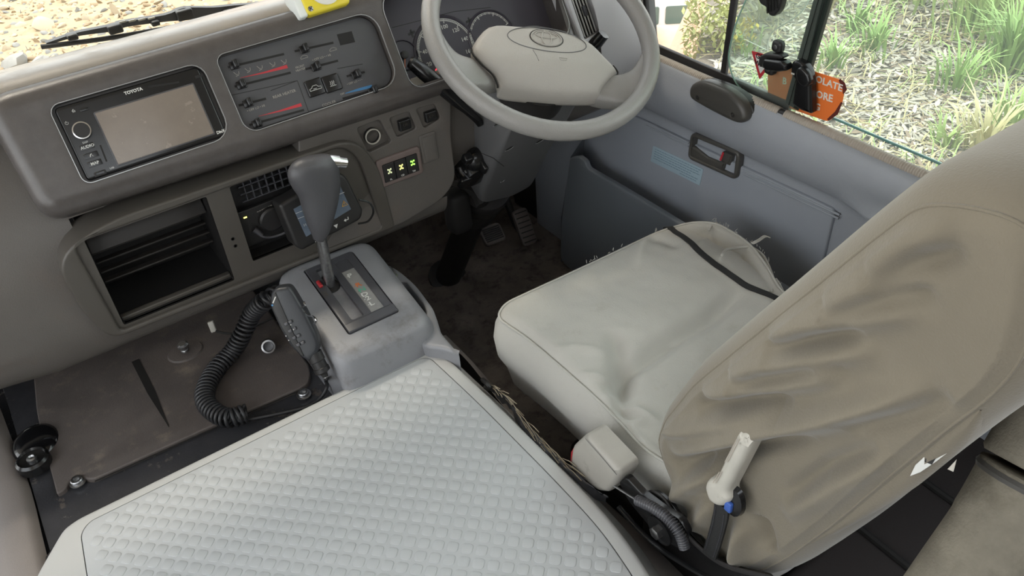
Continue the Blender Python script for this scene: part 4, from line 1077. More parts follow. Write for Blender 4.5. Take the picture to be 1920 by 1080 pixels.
# map pocket
PK = F((1.045, 0, 0), (0, -1, 0), Z3)
po = [PK.at(u, v) for u, v in ((1068, 296), (1085, 294), (1097, 303), (1101, 316), (1150, 344), (1200, 374), (1262, 412))]
po += [(-.60, po[-1][1] - .0), (-.60, .02), (po[0][0] - .05, .02), (po[0][0] - .04, .16)]
g = G(); g.plate(PK, roundpoly(po, [.006, .004, .006, .008, .05, .05, .03, .01, .01, .03, .03], 4), -.012, 0, .004, bottom=True); pk = g.obj('map_pocket', M['pocket'], door)
g = G(); x0 = po[0][0] - .045; g.grid([[(1.045, -x0, .02), (1.05, -x0, .16), (1.05, -po[0][0] + .002, po[0][1])], [(1.125, -x0 + .03, .02), (1.125, -x0 + .02, .2), (1.125, -po[0][0] + .03, po[0][1] + .03)]]); g.obj('pocket_end', M['pocket'], pk)
# rubbing strips along the window sill: ribbed tubes with a gap
def ribbed(pts, r, pitch=.0046):
    P = cr(pts, 12); Ls = [0]
    for a, b in zip(P, P[1:]): Ls.append(Ls[-1] + (b - a).length)
    n = int(Ls[-1] / pitch); out = []; k = 0; rad_ = []
    for i in range(n * 4 + 1):
        d = Ls[-1] * i / (n * 4)
        while k < len(Ls) - 2 and Ls[k + 1] < d: k += 1
        out.append(P[k].lerp(P[k + 1], (d - Ls[k]) / max(1e-9, Ls[k + 1] - Ls[k]))); rad_.append(r * (1 + (.07, .0, -.12, .0)[i % 4]))
    g = G(); g.tube(out, rad_, 10); return g
xs = 1.122
a1 = ax(1462, 211, xs); a2 = ax(1474, 216, xs); fr0 = ax(1215, 88, xs)
ribbed([tuple(ax(u, v, xs)) for u, v in ((1126, -40), (1131, 3), (1135, 30), (1144, 57), (1163, 78), (1190, 93), (1222, 106), (1300, 140), (1380, 175))] + [tuple(a1)], .0098).obj('sill_strip', M['seal'], door, ang=180, label='ribbed beige strip along the front of the sill')
ribbed([tuple(a2)] + [tuple(ax(u, v, xs)) for u, v in ((1560, 252), (1660, 297), (1740, 332), (1800, 352), (1850, 356), (1900, 345))], .0098).obj('sill_strip', M['seal'], door, ang=180, label='ribbed beige strip along the rear of the sill')
g = G(); g.tube([a1 + V((0, .004, 0)), a2 - V((0, .004, 0))], .0075, 10); g.obj('strip_joint', M['black'], door)

# ------------------------------------------------------------------ side window
win = thing('window_1', 'driver side window with sliding panes and black frame', 'window', (1.14, .8, .67)); win['kind'] = 'structure'; del win['category']
WN = F((1.142, 0, 0), (0, -1, 0), Z3)
def bar(name, a, b, w, d, m, x=1.142, ext=.5):
    f = F((x, 0, 0), (0, -1, 0), Z3); p, q = V(f.at(*a)), V(f.at(*b)); dd = (q - p).normalized(); q = q + dd * ext; n = V((-dd.y, dd.x)) * w * .5
    g = G(); g.plate(f, [tuple(p + n), tuple(q + n), tuple(q - n), tuple(p - n)], -d, d * .3, .003); return g
g = bar('divider', (1354, 150), (1375, 0), .0135, .006, 0); g.obj('divider_bar', M['winrubber'], win)
g = bar('front', (1219, 105), (1211, 0), .008, .02, 0, ext=.6); g.obj('front_pillar_edge', M['winrubber'], win)
g = bar('front', (1210, 100), (1202, 0), .014, .03, 0, x=1.15, ext=.6); g.obj('front_pillar', M['seal'], win)
g = G(); g.tube(cr([ax(u, v, 1.135) for u, v in ((1138, -30), (1140, 10), (1146, 36), (1160, 58), (1180, 73), (1205, 86))], 6), .0075, 8); g.obj('inner_strip', M['seal'], win, ang=180)
g = G(); g.tube(cr([ax(u, v, 1.138) for u, v in ((1144, -30), (1146, 10), (1152, 32), (1166, 53), (1184, 67), (1208, 80))], 6), .0035, 8); g.obj('inner_gasket', M['winrubber'], win, ang=180)
g = G(); g.box((1.142, 1.06, .652), (.010, .44, .024), .002); g.obj('bottom_channel', M['winrubber'], win)
barm = mat('window_bar_dark_green', '1f2a24', .35, spec=.6)
g = bar('leading', (1484, 200), (1541, 0), .030, .008, 0, x=1.138, ext=.5); lbar = g.obj('sash_bar', barm, win, label='dark green black sash bar of the rear pane')
p, q = DR.at(0, 0), None
f = F((1.132, 0, 0), (0, -1, 0), Z3); a, b = V(f.at(1484, 200)), V(f.at(1541, 0)); b = b + (b - a).normalized() * .5
g = G()
for o in (-.006, .006):
    n = V((-(b - a).normalized().y, (b - a).normalized().x)) * o; g.strip(f, [tuple(a + n), tuple(b + n)], .0012, .0005)
g.obj('sash_groove', M['gloss'], lbar)
# panes
def pane(pts, x, m, name, label=None, th=.004, parent=win):
    f = F((x, 0, 0), (0, -1, 0), Z3); o = [f.at(u, v) if len(q) == 2 else q[2] for q in pts for u, v in [q[:2]]]
    g = G(); g.plate(f, o, -th, 0, .0005, bottom=True, n=1); return g.obj(name, m, parent, label)
fq = WN.at(1222, 100); fd = WN.at(1362, 150)
g = G(); g.plate(WN, [(-1.40, .64), (fd[0], .64), (WN.at(1384, 0)[0] + .03, 1.45), (-1.40, 1.45)], -.004, 0, .0005, bottom=True, n=1); g.obj('quarter_pane', glass('quarter_glass', (.97, .98, .97), haze=.05), win)
f = F((1.134, 0, 0), (0, -1, 0), Z3)
cv_ = [f.at(u, v) for u, v in ((1398, 0), (1381, 40), (1370, 80), (1366, 112), (1374, 145), (1394, 172), (1430, 197), (1462, 214))]
cv_ = [(p.x, p.y) for p in cr(cv_, 5)]
bb_ = f.at(1541, 0)
g = G(); g.plate(f, [(cv_[0][0] - .03, 1.45)] + cv_ + [(f.at(1490, 200)[0], .64), bb_, (bb_[0] + .14, 1.45)], -.004, 0, .001, bottom=True, n=2); fp = g.obj('front_pane', M['glassg'], win, label='green tinted front sliding pane with rounded corner')
g = G(); g.tube([f.p(a, b, -.001) for a, b in cv_], .0016, 6); g.obj('polished_edge', mat('glass_edge_green', '8fb4a4', .15, spec=.8), fp)
g = G(); f3 = F((1.146, 0, 0), (0, -1, 0), Z3); e0 = f3.at(1490, 205); g.plate(f3, [(e0[0], .64), (-.40, .64), (-.36, .72), (-.30, 1.45), (f3.at(1541, 0)[0] + .14, 1.45), f3.at(1541, 0)], -.004, 0, .0005, bottom=True, n=1); g.obj('rear_pane', glass('rear_glass', (.95, .985, .95), haze=.07), win)
g = G(); g.box((1.146, .43, .672), (.01, .05, .020), .003); g.obj('rear_corner_block', barm, win)
g = G(); g.box((1.150, .62, .662), (.004, .46, .004), .001); g.obj('pane_edge', mat('glass_edge_dark', '4f8a86', .15, spec=.8), win)
# smoky weather shield outside
sh = [f3.at(u, v, -.03) for u, v in ((1516, 0), (1503, 22), (1480, 40), (1456, 54), (1444, 66), (1439, 82), (1438, 96))]
sh = [(p.x, p.y) for p in cr(sh, 4)]
g = G(); shf = F((1.178, 0, 0), (0, -1, 0), Z3); g.plate(shf, [(sh[0][0] + .10, 1.42)] + sh + [(sh[-1][0] - .06, sh[-1][1] + .004), (sh[-1][0] - .12, sh[-1][1] + .10), (-1.22, 1.42)], -.003, 0, .001, bottom=True, n=1)
ws = thing('weather_shield', 'smoky clear plastic wind deflector outside the front sliding pane', 'wind deflector', (1.178, .9, 1.0))
g.obj('shield_sheet', glass('smoky_acrylic', (.80, .80, .77), haze=.12, hazecol=(.6, .6, .57)), ws)
g = G(); g.tube([shf.p(a, b, .001) for a, b in sh], .0013, 6); g.obj('shield_edge', M['white'], ws)
# latch hardware on the panes
LC = F((1.118, 0, 0), (0, -1, 0), Z3)
def lc(u, v, h=0): return LC.at(u, v, h)
wl = thing('window_latch', 'black plastic window latch with screws on the sash bar', 'latch', ax(1500, 200, 1.125))
g = G(); g.plate(LC, roundpoly([lc(*q) for q in ((1482, 118), (1490, 113), (1504, 119), (1515, 135), (1519, 160), (1520, 215), (1500, 208), (1483, 196), (1490, 150), (1481, 140))], .004, 4), -.016, .0, .006); g.obj('bracket', M['gloss'], wl)
g = G(); g.plate(LC, roundpoly([lc(*q) for q in ((1497, 126), (1507, 123), (1520, 135), (1525, 155), (1515, 163), (1504, 158), (1497, 146))], .006, 4), -.002, .008, .005); g.obj('latch_lug', M['gloss'], wl)
g = G(); g.plate(LC, roundpoly([lc(*q) for q in ((1437, 108), (1470, 112), (1481, 119), (1480, 131), (1462, 133), (1440, 130), (1433, 120))], .004, 4), -.006, .010, .006); g.obj('catch_arm', M['gloss'], wl)
g = G(); g.plate(LC, roundpoly([lc(*q) for q in ((1425, 106), (1436, 99), (1465, 102), (1471, 107), (1467, 111), (1440, 110), (1430, 127), (1423, 121))], .004, 4), -.012, .004, .004); g.obj('catch_plate', M['black'], wl)
for (u, v) in ((1452, 89), (1438, 131)):
    a, b = lc(u, v); g = G(); g.plate(LC, rr(a - .011, b - .011, a + .011, b + .010, .007), -.014, -.003, .005); k = g.obj('screw_boss', M['black'], wl)
    g = G(); g.lathe(LC.off(a, b, -.003), [(.0045, 0), (.0045, .0015), (.002, .002)], 12); g.obj('boss_screw', M['steel'], k)
g = G(); g.strip(LC, [lc(1484, 137), lc(1490, 139)], .003, .001); g.obj('worn_spot', M['ivory'], wl)
ul = thing('upper_latch', 'black ridged plastic finger catch at the top of the front sliding pane', 'latch', ax(1450, 10, 1.125))
g = G(); g.plate(LC, roundpoly([lc(*q) for q in ((1415, -30), (1470, -40), (1470, 0), (1464, 20), (1455, 30), (1446, 27), (1441, 12), (1430, 6))], .004, 4), -.008, .008, .005); g.obj('catch_body', M['black'], ul)
g = G(); [g.tube([LC.p(*lc(1446 + 6 * k, -20), .009), LC.p(*lc(1446 + 6 * k, 22 - 3 * k), .009)], .0018, 6) for k in range(4)]; g.obj('finger_ridge', M['gloss'], ul)
# stickers on the glass
GS = F((1.1408, 0, 0), (0, -1, 0), Z3)
def gs(u, v, h=0): return GS.at(u, v, h)
os_ = thing('warning_sticker', 'torn orange warning sticker with white capitals behind the window latch', 'sticker', GS.p(*gs(1510, 220)))
so_o = roundpoly([gs(*q) for q in ((1440, 108), (1494, 124), (1540, 138), (1578, 150), (1584, 166), (1580, 190), (1570, 214), (1553, 228), (1530, 220), (1500, 210), (1440, 186))], [.001, .001, .001, .001, .002, .004, .006, .006, .004, .001, .001], 3)
om = mat('sticker_orange', 'ee7a34', .45, dirt=('8e2f16', 14, .58, .78))
g = G(); g.plate(GS, so_o, -.0006, .0006, .0002); g.obj('sheet', om, os_)
aa, b_ = V(gs(1470, 140)), V(gs(1560, 178)); rot_ = math.atan2((b_ - aa).y, (b_ - aa).x)
g = G()
def word(t, p, q, cap):
    a, b = V(gs(*p)), V(gs(*q)); d = b - a; k = G(); k.text(t, GS, 0, 0, .02, .0008, bold=.0005); xs_ = [w.dot(GS.x) - GS.o.dot(GS.x) for w in k.v]; ys_ = [w.dot(GS.y) - GS.o.dot(GS.y) for w in k.v]
    wx, wy_ = max(xs_) - min(xs_), max(ys_) - min(ys_); f = GS.off(a.x, a.y, 0, math.atan2(d.y, d.x))
    g.add([f.p((x - min(xs_)) / wx * d.length, (y - min(ys_)) / wy_ * cap, (w - GS.o).dot(GS.n)) for x, y, w in zip(xs_, ys_, k.v)], k.f)
swm = mat('sticker_white', 'e6e2da', .5)
for t_, p_, q_, c_ in (('ISOLATE', (1518, 149), (1579, 172), .0125), ('FORE', (1523, 180), (1561, 192), .0135), ('G', (1527, 204), (1537, 208), .0125), ('B', (1468, 157), (1475, 159), .0125)):
    g = G(); word(t_, p_, q_, c_); g.obj('lettering', swm, os_)
g = G(); e = [gs(*q, .001) for q in ((1574, 149), (1580, 158), (1584, 168), (1581, 176))]; g.strip(GS, e, [.004, .010, .008, .002], .0009); e = [gs(*q, .001) for q in ((1578, 192), (1568, 212), (1552, 225))]; g.strip(GS, e, [.003, .007, .004], .0009); g.obj('torn_edge', mat('torn_dark_red', '5a1d14', .6), os_)
GS = F((1.1325, 0, 0), (0, -1, 0), Z3)
gw = thing('give_way_sticker', 'white triangle sticker with red border behind the window latch', 'sticker', GS.p(*gs(1423, 148)))
tri = [gs(1409, 95), gs(1424, 149), gs(1456, 108)]
g = G(); g.plate(GS, roundpoly(tri, .003, 3), -.0006, .0004, .0002); g.obj('red_border', M['redp'], gw)
c = (V(tri[0]) + V(tri[1]) + V(tri[2])) / 3; g = G(); g.plate(GS, roundpoly([tuple(c + (V(t) - c) * .66) for t in tri], .002, 3), 0, .0007, .0001); g.obj('white_centre', M['white'], gw)
g = G(); a, b = gs(1429, 108); g.text('GIVE', GS, a, b, .0135, .0009, bold=.0003); a, b = gs(1427, 121); g.text('WAY', GS, a, b, .0125, .0009, bold=.0003); g.obj('lettering', M['black'], gw)
# ================================================================== driver's seat
seat = thing('driver_seat', 'driver seat in a worn beige canvas cover with loose wrinkles', 'seat', (.76, .55, 0))
def seg(p, a, b):
    ab = (b[0] - a[0], b[1] - a[1]); l2 = ab[0] ** 2 + ab[1] ** 2
    t = max(0, min(1, ((p[0] - a[0]) * ab[0] + (p[1] - a[1]) * ab[1]) / l2))
    return math.hypot(p[0] - a[0] - ab[0] * t, p[1] - a[1] - ab[1] * t), t
def fold(p, pts, w, amp):
    """height of a fold along a polyline, fading out towards its ends"""
    best, tt = 9, 0; n = len(pts) - 1
    for i in range(n):
        d, t = seg(p, pts[i], pts[i + 1])
        if d < best: best, tt = d, (i + t) / n
    if best > w * 3: return 0
    return amp * math.exp(-(best / w) ** 2) * (1 - abs(2 * tt - 1) ** 4)
# ---- cushion
SC0 = F((0, 0, .452), X3, Y3)
def sz(u, v, h=0): return SC0.at(u, v, h)
co_ = [sz(*q) for q in ((930, 592), (944, 566), (1000, 540), (1120, 485), (1240, 428), (1300, 412), (1345, 414), (1405, 450), (1440, 495), (1466, 545))]
co_ += [(.955, .56), (.96, .40), (.93, .33), (.60, .33), (.555, .40), (.545, .50)]
co_ += [sz(1205, 838), sz(1140, 764), sz(1060, 692), sz(990, 632)]
cut = roundpoly(co_, [.03, .02, .02, .05, .05, .05, .03, .03, .03, .03, .04, .04, .03, .04, .04, .03, .04, .05, .05, .03], 4)
crease = [sz(1150, 735), sz(1170, 690), sz(1260, 630), sz(1330, 590), sz(1400, 535)]
cr2 = [sz(1150, 620), sz(1162, 660), sz(1165, 720), sz(1170, 800)]
wr = [([sz(1020, 668), sz(1075, 658), sz(1140, 662)], .008, .003), ([sz(1062, 708), sz(1100, 706), sz(1160, 710)], .006, .004), ([sz(1105, 748), sz(1150, 742), sz(1200, 752)], .006, .003), ([sz(1130, 742), sz(1200, 765), sz(1240, 790)], .005, .004), ([sz(1160, 785), sz(1190, 790), sz(1220, 780)], .006, .004),
      ([sz(1195, 500), sz(1205, 460), sz(1240, 432)], .010, .004), ([sz(1310, 470), sz(1325, 440), sz(1330, 420)], .006, .003), ([sz(1345, 500), sz(1365, 470), sz(1405, 455)], .005, .005), ([sz(1210, 450), sz(1240, 455), sz(1275, 470)], .010, -.004)]
def cush(a, b):
    z = 0
    z -= .016 * math.exp(-((b - .50) / .16) ** 2) * math.exp(-((a - .74) / .16) ** 2)
    z += .010 * math.exp(-((b - .80) / .10) ** 2)
    z += fold((a, b), crease, .017, -.025) + fold((a, b), cr2, .016, -.019)
    for p, w, am in wr: z += fold((a, b), p, w, am * 1.6)
    z += .0025 * mnoise.noise((a * 14, b * 14, 1)) + .0012 * mnoise.noise((a * 40, b * 40, 2))
    z -= .03 * max(0, (a - .90) / .08) ** 2
    return z
prof = [(.035, -.20), (.018, -.165), (.004, -.12), (-.010, -.085), (-.012, -.05), (-.008, -.025), (-.001, -.010), (.003, -.0045), (.006, -.002), (.012, 0)]
g = dome(SC0, cut, prof, 46, 320, cush)
def sidew(p):
    w = max(0, min(1, (.445 - p.z) / .06)); return V((.006 * mnoise.noise((p.x * 9, p.y * 9, p.z * 16)), .005 * mnoise.noise((p.x * 9 + 5, p.y * 9, p.z * 16)), 0)) * w
g.disp(sidew); cs = g.obj('seat_cushion', M['fabric'], seat, ang=180)
# seam piping along the top edge, with puckers
oc = dense(ccw(cut), 320); seam = [SC0.p(a, b, -.0045) for a, b in inset(oc, .0005)]
g = G(); g.tube(seam, .0022, 6, closed=True); g.obj('cushion_seam', M['fabric'], cs, ang=180)
# elastic strap across the cushion
g = G(); pts = [sz(1249, 421, -.01), sz(1262, 432, .0), sz(1290, 459), sz(1320, 489), sz(1355, 513), sz(1400, 537), sz(1440, 552), sz(1475, 562)]
pp = cr([(p[0], p[1], 0) for p in pts], 6); rows = []
for i, p in enumerate(pp):
    d = (pp[min(i + 1, len(pp) - 1)] - pp[max(0, i - 1)]).normalized(); n = V((-d.y, d.x, 0)) * .0055
    h = cush(p.x, p.y) + .0032 - (.012 if i < 4 else 0) * (1 - i / 4)
    rows.append([SC0.p(p.x + n.x, p.y + n.y, h - .004), SC0.p(p.x + n.x, p.y + n.y, h), SC0.p(p.x, p.y, h + .0008), SC0.p(p.x - n.x, p.y - n.y, h), SC0.p(p.x - n.x, p.y - n.y, h - .004)])
g.grid(rows, cap=True); g.obj('elastic_strap', M['elastic'], seat, label='black elastic strap across the front corner of the cushion', ang=50)
# frayed hem: loose threads along the far edge, and the tucked hem at the corner
g = G(); random.seed(11)
hem = [sz(u, v, -.002) for u, v in ((1090, 497), (1130, 478), (1170, 459), (1215, 440), (1240, 428))] 
hem2 = [sz(u, v, -.002) for u, v in ((1335, 412), (1365, 425), (1400, 448), (1430, 470), (1452, 510), (1468, 545))]
for P, n in ((cr([(a, b, 0) for a, b in hem], 8), 12), (cr([(a, b, 0) for a, b in hem2], 8), 30)):
    for k in range(n):
        p = random.choice(P); b = SC0.p(p.x, p.y, -.004); l = random.uniform(.003, .009)
        d = V((random.uniform(-.3, .9), random.uniform(-.1, .9), random.uniform(-.1, .9))).normalized() * l
        g.tube([b, b + d * .5 + V((0, 0, .001)), b + d], [.0006, .0005, .0003], 4)
for k in range(3):
    b = SC0.p(*sz(1408 + k * 2, 455 + k, 0), -.001); g.tube(cr([b, b + V((.012, -.004, .004)), b + V((.028, -.004, .006)), b + V((.034, -.010, .004))], 4), .0011, 5)
g.obj('frayed_threads', M['fabric'], seat, kind='stuff', ang=180)
g = G()
for P in ([(1330, 424), (1336, 414), (1345, 412)], [(1345, 413), (1370, 428), (1398, 447), (1408, 452)], [(1352, 490), (1362, 470), (1385, 457), (1408, 455)], [(1408, 455), (1432, 472), (1448, 505), (1454, 518)], [(1446, 545), (1452, 530), (1456, 516), (1475, 548)]):
    g.tube(cr([SC0.p(a, b, .001 + (cush(a, b) if a < .97 else -.01)) for a, b in [sz(*q) for q in P]], 5), .0028, 7)
g.obj('frayed_hem', M['fabric'], seat, ang=180)
# ---- backrest: left side panel is what shows
LS = F((.53, 0, 0), (0, -1, 0), Z3)
def ls(u, v, h=0): return LS.at(u, v, h)
bk = [ls(*q) for q in ((1232, 830), (1246, 790), (1300, 722), (1400, 640), (1480, 576), (1560, 511), (1640, 446), (1719, 387), (1771, 383), (1827, 390), (1882, 404), (1925, 425), (1960, 480), (1945, 590), (1915, 680), (1856, 747), (1789, 795), (1714, 855), (1631, 925), (1560, 985), (1470, 1050), (1425, 1072), (1385, 1074), (1345, 1045), (1305, 985), (1262, 912))]
bk = roundpoly(bk, [.02] * 6 + [.03, .03, .03, .03, .03, .03, .04, .05, .03, .03, .03, .03, .03, .03, .03, .02, .02, .03, .03, .03], 3)
W_ = [([(1245, 800), (1300, 795), (1400, 775), (1480, 758)], .012, .007), ([(1270, 845), (1330, 828), (1420, 806), (1520, 780), (1640, 752), (1760, 720)], .014, .010), ([(1270, 866), (1340, 850), (1440, 828), (1540, 806)], .011, -.008),
      ([(1330, 735), (1400, 718), (1500, 700), (1600, 690)], .014, .008), ([(1320, 760), (1400, 748), (1500, 735)], .010, -.006), ([(1380, 690), (1440, 672), (1540, 655), (1660, 645)], .013, .007), ([(1390, 715), (1450, 700), (1560, 680)], .009, -.006),
      ([(1450, 625), (1520, 600), (1620, 580), (1740, 560)], .015, .007), ([(1455, 655), (1530, 632), (1640, 615)], .010, -.006), ([(1560, 560), (1640, 525), (1760, 500)], .014, .005), ([(1570, 585), (1660, 560), (1770, 540)], .010, -.005), ([(1640, 500), (1720, 450), (1800, 425)], .014, .004), ([(1650, 530), (1730, 490), (1820, 460)], .012, -.005),
      ([(1255, 940), (1300, 905), (1350, 880)], .012, .006), ([(1280, 880), (1310, 868), (1335, 860)], .01, -.004), ([(1300, 985), (1330, 960), (1350, 930)], .012, .006), ([(1390, 1050), (1400, 1010), (1410, 970)], .012, .008), ([(1450, 1030), (1440, 990), (1430, 960)], .012, -.006), ([(1480, 960), (1580, 900), (1680, 840)], .014, .005), ([(1660, 830), (1560, 870), (1480, 930)], .010, -.005), ([(1600, 790), (1700, 770), (1800, 740)], .012, -.004)]
W_ = [([ls(*q) for q in P], w, a) for P, w, a in W_]
def back(a, b):
    z = 0
    for P, w, am in W_: z += fold((a, b), P, w * .95, am * 2.8)
    z += .002 * mnoise.noise((a * 12, b * 12, 4)) + .0008 * mnoise.noise((a * 45, b * 45, 6))
    return z + .006
pr = [(.010, -.455), (.000, -.43), (-.012, -.38), (-.020, -.25), (-.020, -.12), (-.0205, -.06), (-.0185, -.035), (-.012, -.016), (-.004, -.0045), (.0, -.0008), (.004, .0), (.010, .0015)]
g = dome(LS, bk, pr, 60, 380, back); 
def belly(p):
    return V((.008 * mnoise.noise((p.x * 5, p.y * 9, p.z * 9)) * 0, 0, 0))
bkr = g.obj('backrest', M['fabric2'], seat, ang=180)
ob_ = dense(ccw(bk), 380); g = G(); g.tube([LS.p(a, b, -.001) for a, b in inset(ob_, .0005)], .0018, 6, closed=True); g.obj('backrest_seam', M['fabric2'], bkr, ang=180)
g = G()
hemo = [(1400, 1060), (1440, 1052), (1500, 1020), (1560, 985), (1631, 926), (1714, 856), (1789, 796), (1830, 770)]; hl = [(1395, 1066), (1445, 1075), (1520, 1030), (1585, 995), (1680, 940), (1732, 902), (1800, 838), (1840, 775)]
A_ = cr([LS.p(*ls(*q), -.004) for q in hemo], 6); B2 = cr([LS.p(*ls(*q), -.012) for q in hl], 6)
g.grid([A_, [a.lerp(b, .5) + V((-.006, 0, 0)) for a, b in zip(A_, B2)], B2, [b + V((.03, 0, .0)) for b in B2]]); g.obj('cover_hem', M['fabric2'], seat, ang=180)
g = G(); g.strip(F(LS.p(0, 0, .012), LS.x, LS.y), [LS.at(*q, .012) for q in ((1560, 868 + 6), (1590, 850))], .002, .001)
# head restraint: only its lower corner reaches the frame
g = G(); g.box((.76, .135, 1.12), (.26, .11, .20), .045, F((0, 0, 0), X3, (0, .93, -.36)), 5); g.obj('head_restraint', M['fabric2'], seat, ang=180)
# white care label hanging from the hem
TG = F(ax(1760, 860, .535), V((0.1, -1, 0)), (0.2, -.3, 1))
def tg(u, v): return TG.at(u, v)
g = G(); g.plate(TG, [tg(*q) for q in ((1706, 893), (1716, 872), (1740, 850), (1770, 838), (1792, 821), (1786, 842), (1752, 868), (1725, 886))], -.001, .0, .0004); tl = g.obj('care_label', M['white'], seat, label='crumpled white label under the backrest hem')
g = G(); g.strip(TG, [tg(1735, 862), tg(1745, 867), tg(1752, 855)], .004, .0006); g.obj('label_print', M['black'], tl)
g = G(); g.plate(TG, [tg(*q) for q in ((1776, 880), (1793, 862), (1787, 885))], -.001, 0, .0004); g.obj('label_corner', M['ivory'], seat)
# recliner lever
RL = F((.492, 0, 0), (0, -1, 0), Z3)
def rl(u, v, h=0): return RL.at(u, v, h)
o = [rl(*q) for q in ((1318, 915), (1323, 903), (1333, 901), (1341, 893), (1375, 822), (1386, 816), (1400, 817), (1407, 828), (1404, 838), (1372, 902), (1361, 925), (1364, 942), (1352, 953), (1338, 950), (1325, 938))]
o = [(p.x, p.y) for p in cr(o, 4, True)]
g = G(); g.plate(RL, o, -.022, 0, .009, bottom=True); le = g.obj('recline_lever', M['ivory'], seat, label='off white plastic recline lever')
g = G()
for dx in (-2.5, 2.5): g.strip(RL, [rl(1340 + dx, 905), rl(1352 + dx, 884)], .0009, .0006); g.strip(RL, [rl(1362 + dx, 866), rl(1385 + dx, 822)], .0009, .0006)
g.obj('lever_mark', M['seal'], le)
g = G(); q = rl(1372, 945, -.01); g.lathe(RL.off(q[0], q[1], -.018), [(.020, 0), (.018, .006), (.010, .010)], 16, sx=.7, sy=1.25); g.obj('lever_boss', M['gloss'], seat)
g = G(); q = rl(1371, 946, -.01); g.box(RL.p(q[0], q[1], -.006), (.010, .016, .006), .002, RL); g.obj('blue_plug', mat('blue_plastic', '3c5fae', .35), seat)
g = G(); rows = []
for (u, v) in ((1354, 948), (1352, 965), (1346, 990), (1338, 1018), (1330, 1042)):
    a, b = rl(u, v, -.012); rows.append([RL.p(a - .0105, b - .003, -.014), RL.p(a - .0105, b - .003, -.0105), RL.p(a + .0105, b + .003, -.0105), RL.p(a + .0105, b + .003, -.014)])
g.grid(rows, cap=True); wb = g.obj('webbing_strap', M['elastic'], seat, label='short black stitched webbing strap below the recline lever')
g = G()
for o_2 in (-.007, .007):
    P = [RL.p(rl(u, v, -.012)[0] + o_2, rl(u, v, -.012)[1], -.0098) for u, v in ((1352, 955), (1346, 990), (1332, 1036))]; g.tube(cr(P, 5), .0006, 4)
g.obj('stitching', M['gate'], wb)
# seat base and slides
g = G(); g.box((.77, .56, .16), (.38, .44, .10), .02); g.box((.60, .56, .06), (.04, .5, .11), .008); g.box((.94, .56, .06), (.04, .5, .11), .008); g.obj('seat_base', M['dark'], seat)

# ================================================================== hand brake
hbk = thing('hand_brake', 'hand brake lever with pale grey grip between the engine cover and the seat', 'hand brake', (.50, .40, .30))
HB = F((.475, 0, 0), (0, -1, 0), Z3)
def hb_(u, v, h=0): return HB.at(u, v, h)
go = [hb_(*q) for q in ((1066, 866), (1070, 838), (1090, 819), (1098, 818), (1158, 883), (1160, 894), (1150, 912), (1138, 926), (1120, 924), (1090, 900), (1070, 882))]
g = G(); g.plate(HB, roundpoly(go, [.004, .008, .006, .006, .004, .004, .004, .006, .01, .01, .006], 4), -.036, 0, .010, bottom=True); hg = g.obj('grip', M['grip'], hbk, label='pale grey plastic hand grip')
g = G(); g.strip(HB, [hb_(1098, 822), hb_(1128, 856), hb_(1157, 890)], .0008, .0007); g.obj('grip_seam', M['gate'], hg)
g = G(); g.plate(HB, [hb_(*q) for q in ((1064, 872), (1066, 850), (1071, 842), (1070, 874))], -.03, -.004, .002); g.obj('release_button', M['redp'], hbk, label='red edge of the release button')
g = G(); ar = [hb_(*q) for q in ((1146, 912), (1160, 902), (1190, 935), (1225, 962), (1262, 985), (1275, 1010), (1260, 1040), (1225, 1020), (1195, 985), (1165, 948))]
g.plate(HB, roundpoly(ar, .006, 3), -.022, -.012, .003, bottom=True); g.obj('lever_arm', M['gloss'], hbk)
g = G(); qd = HB.at(1236, 995, -.01); g.lathe(HB.off(qd[0], qd[1], -.012), [(.022, 0), (.022, .003), (.018, .004)], 24); g.obj('pivot_disc', M['gloss'], hbk); g = G(); g.lathe(HB.off(qd[0], qd[1], -.009), [(.0095, 0), (.0095, .008), (.007, .0095)], 6); g.obj('pivot_bolt', M['steel'], hbk)
g = G(); arc = cr([HB.p(*hb_(u, v, -.006), -.006) for u, v in ((1150, 910), (1185, 932), (1202, 942), (1240, 965), (1268, 990), (1282, 1015), (1278, 1035))], 8); g.tube(arc[:14], .0018, 6); g.obj('cable_wire', M['steel'], hbk)
P = cr([HB.p(*hb_(u, v, -.004), -.004) for u, v in ((1196, 938), (1225, 952), (1252, 972), (1274, 1000), (1284, 1028))], 40); Lh = []
for i, p in enumerate(P): Lh.append(.0068 * (1 + (.12 if i % 6 < 3 else -.22)))
g = G(); g.tube(P, Lh, 10); g.obj('ribbed_conduit', M['gate'], hbk, ang=180, label='grey ribbed cable conduit')
hbr = thing('hand_brake_bracket', 'black steel bracket channel carrying the hand brake beside the seat', 'bracket', (.5, .36, .318))
g = G(); 
br_ = [hb_(*q, -.03) for q in ((1205, 925), (1225, 925), (1252, 945), (1290, 1005), (1330, 1045), (1370, 1068), (1440, 1085), (1440, 1130), (1250, 1130), (1230, 1060), (1200, 1000))]
g.plate(HB, roundpoly(br_, .008, 3), -.040, -.034, .002); g.obj('back_plate', M['gloss'], hbr)
g = G(); g.tube(cr([HB.p(*hb_(u, v, -.005), -.005) for u, v in ((1160, 950), (1200, 995), (1240, 1030), (1290, 1062), (1340, 1090))], 6), .004, 8, flat=.7); g.obj('lower_flange', M['gloss'], hbr)
g = G(); g.tube(cr([HB.p(*hb_(u, v, -.03), -.03) for u, v in ((1206, 950), (1208, 930), (1225, 924), (1248, 940), (1275, 985), (1310, 1025), (1360, 1060), (1450, 1085))], 6), .0035, 8, flat=.8); g.obj('upper_flange', M['winrubber'], hbr)
g = G(); q = hb_(1148, 972, -.02); g.lathe(HB.off(q[0], q[1], -.022), [(.005, 0), (.005, .004), (.003, .005)], 12); g.obj('rivet', M['steel'], hbr)
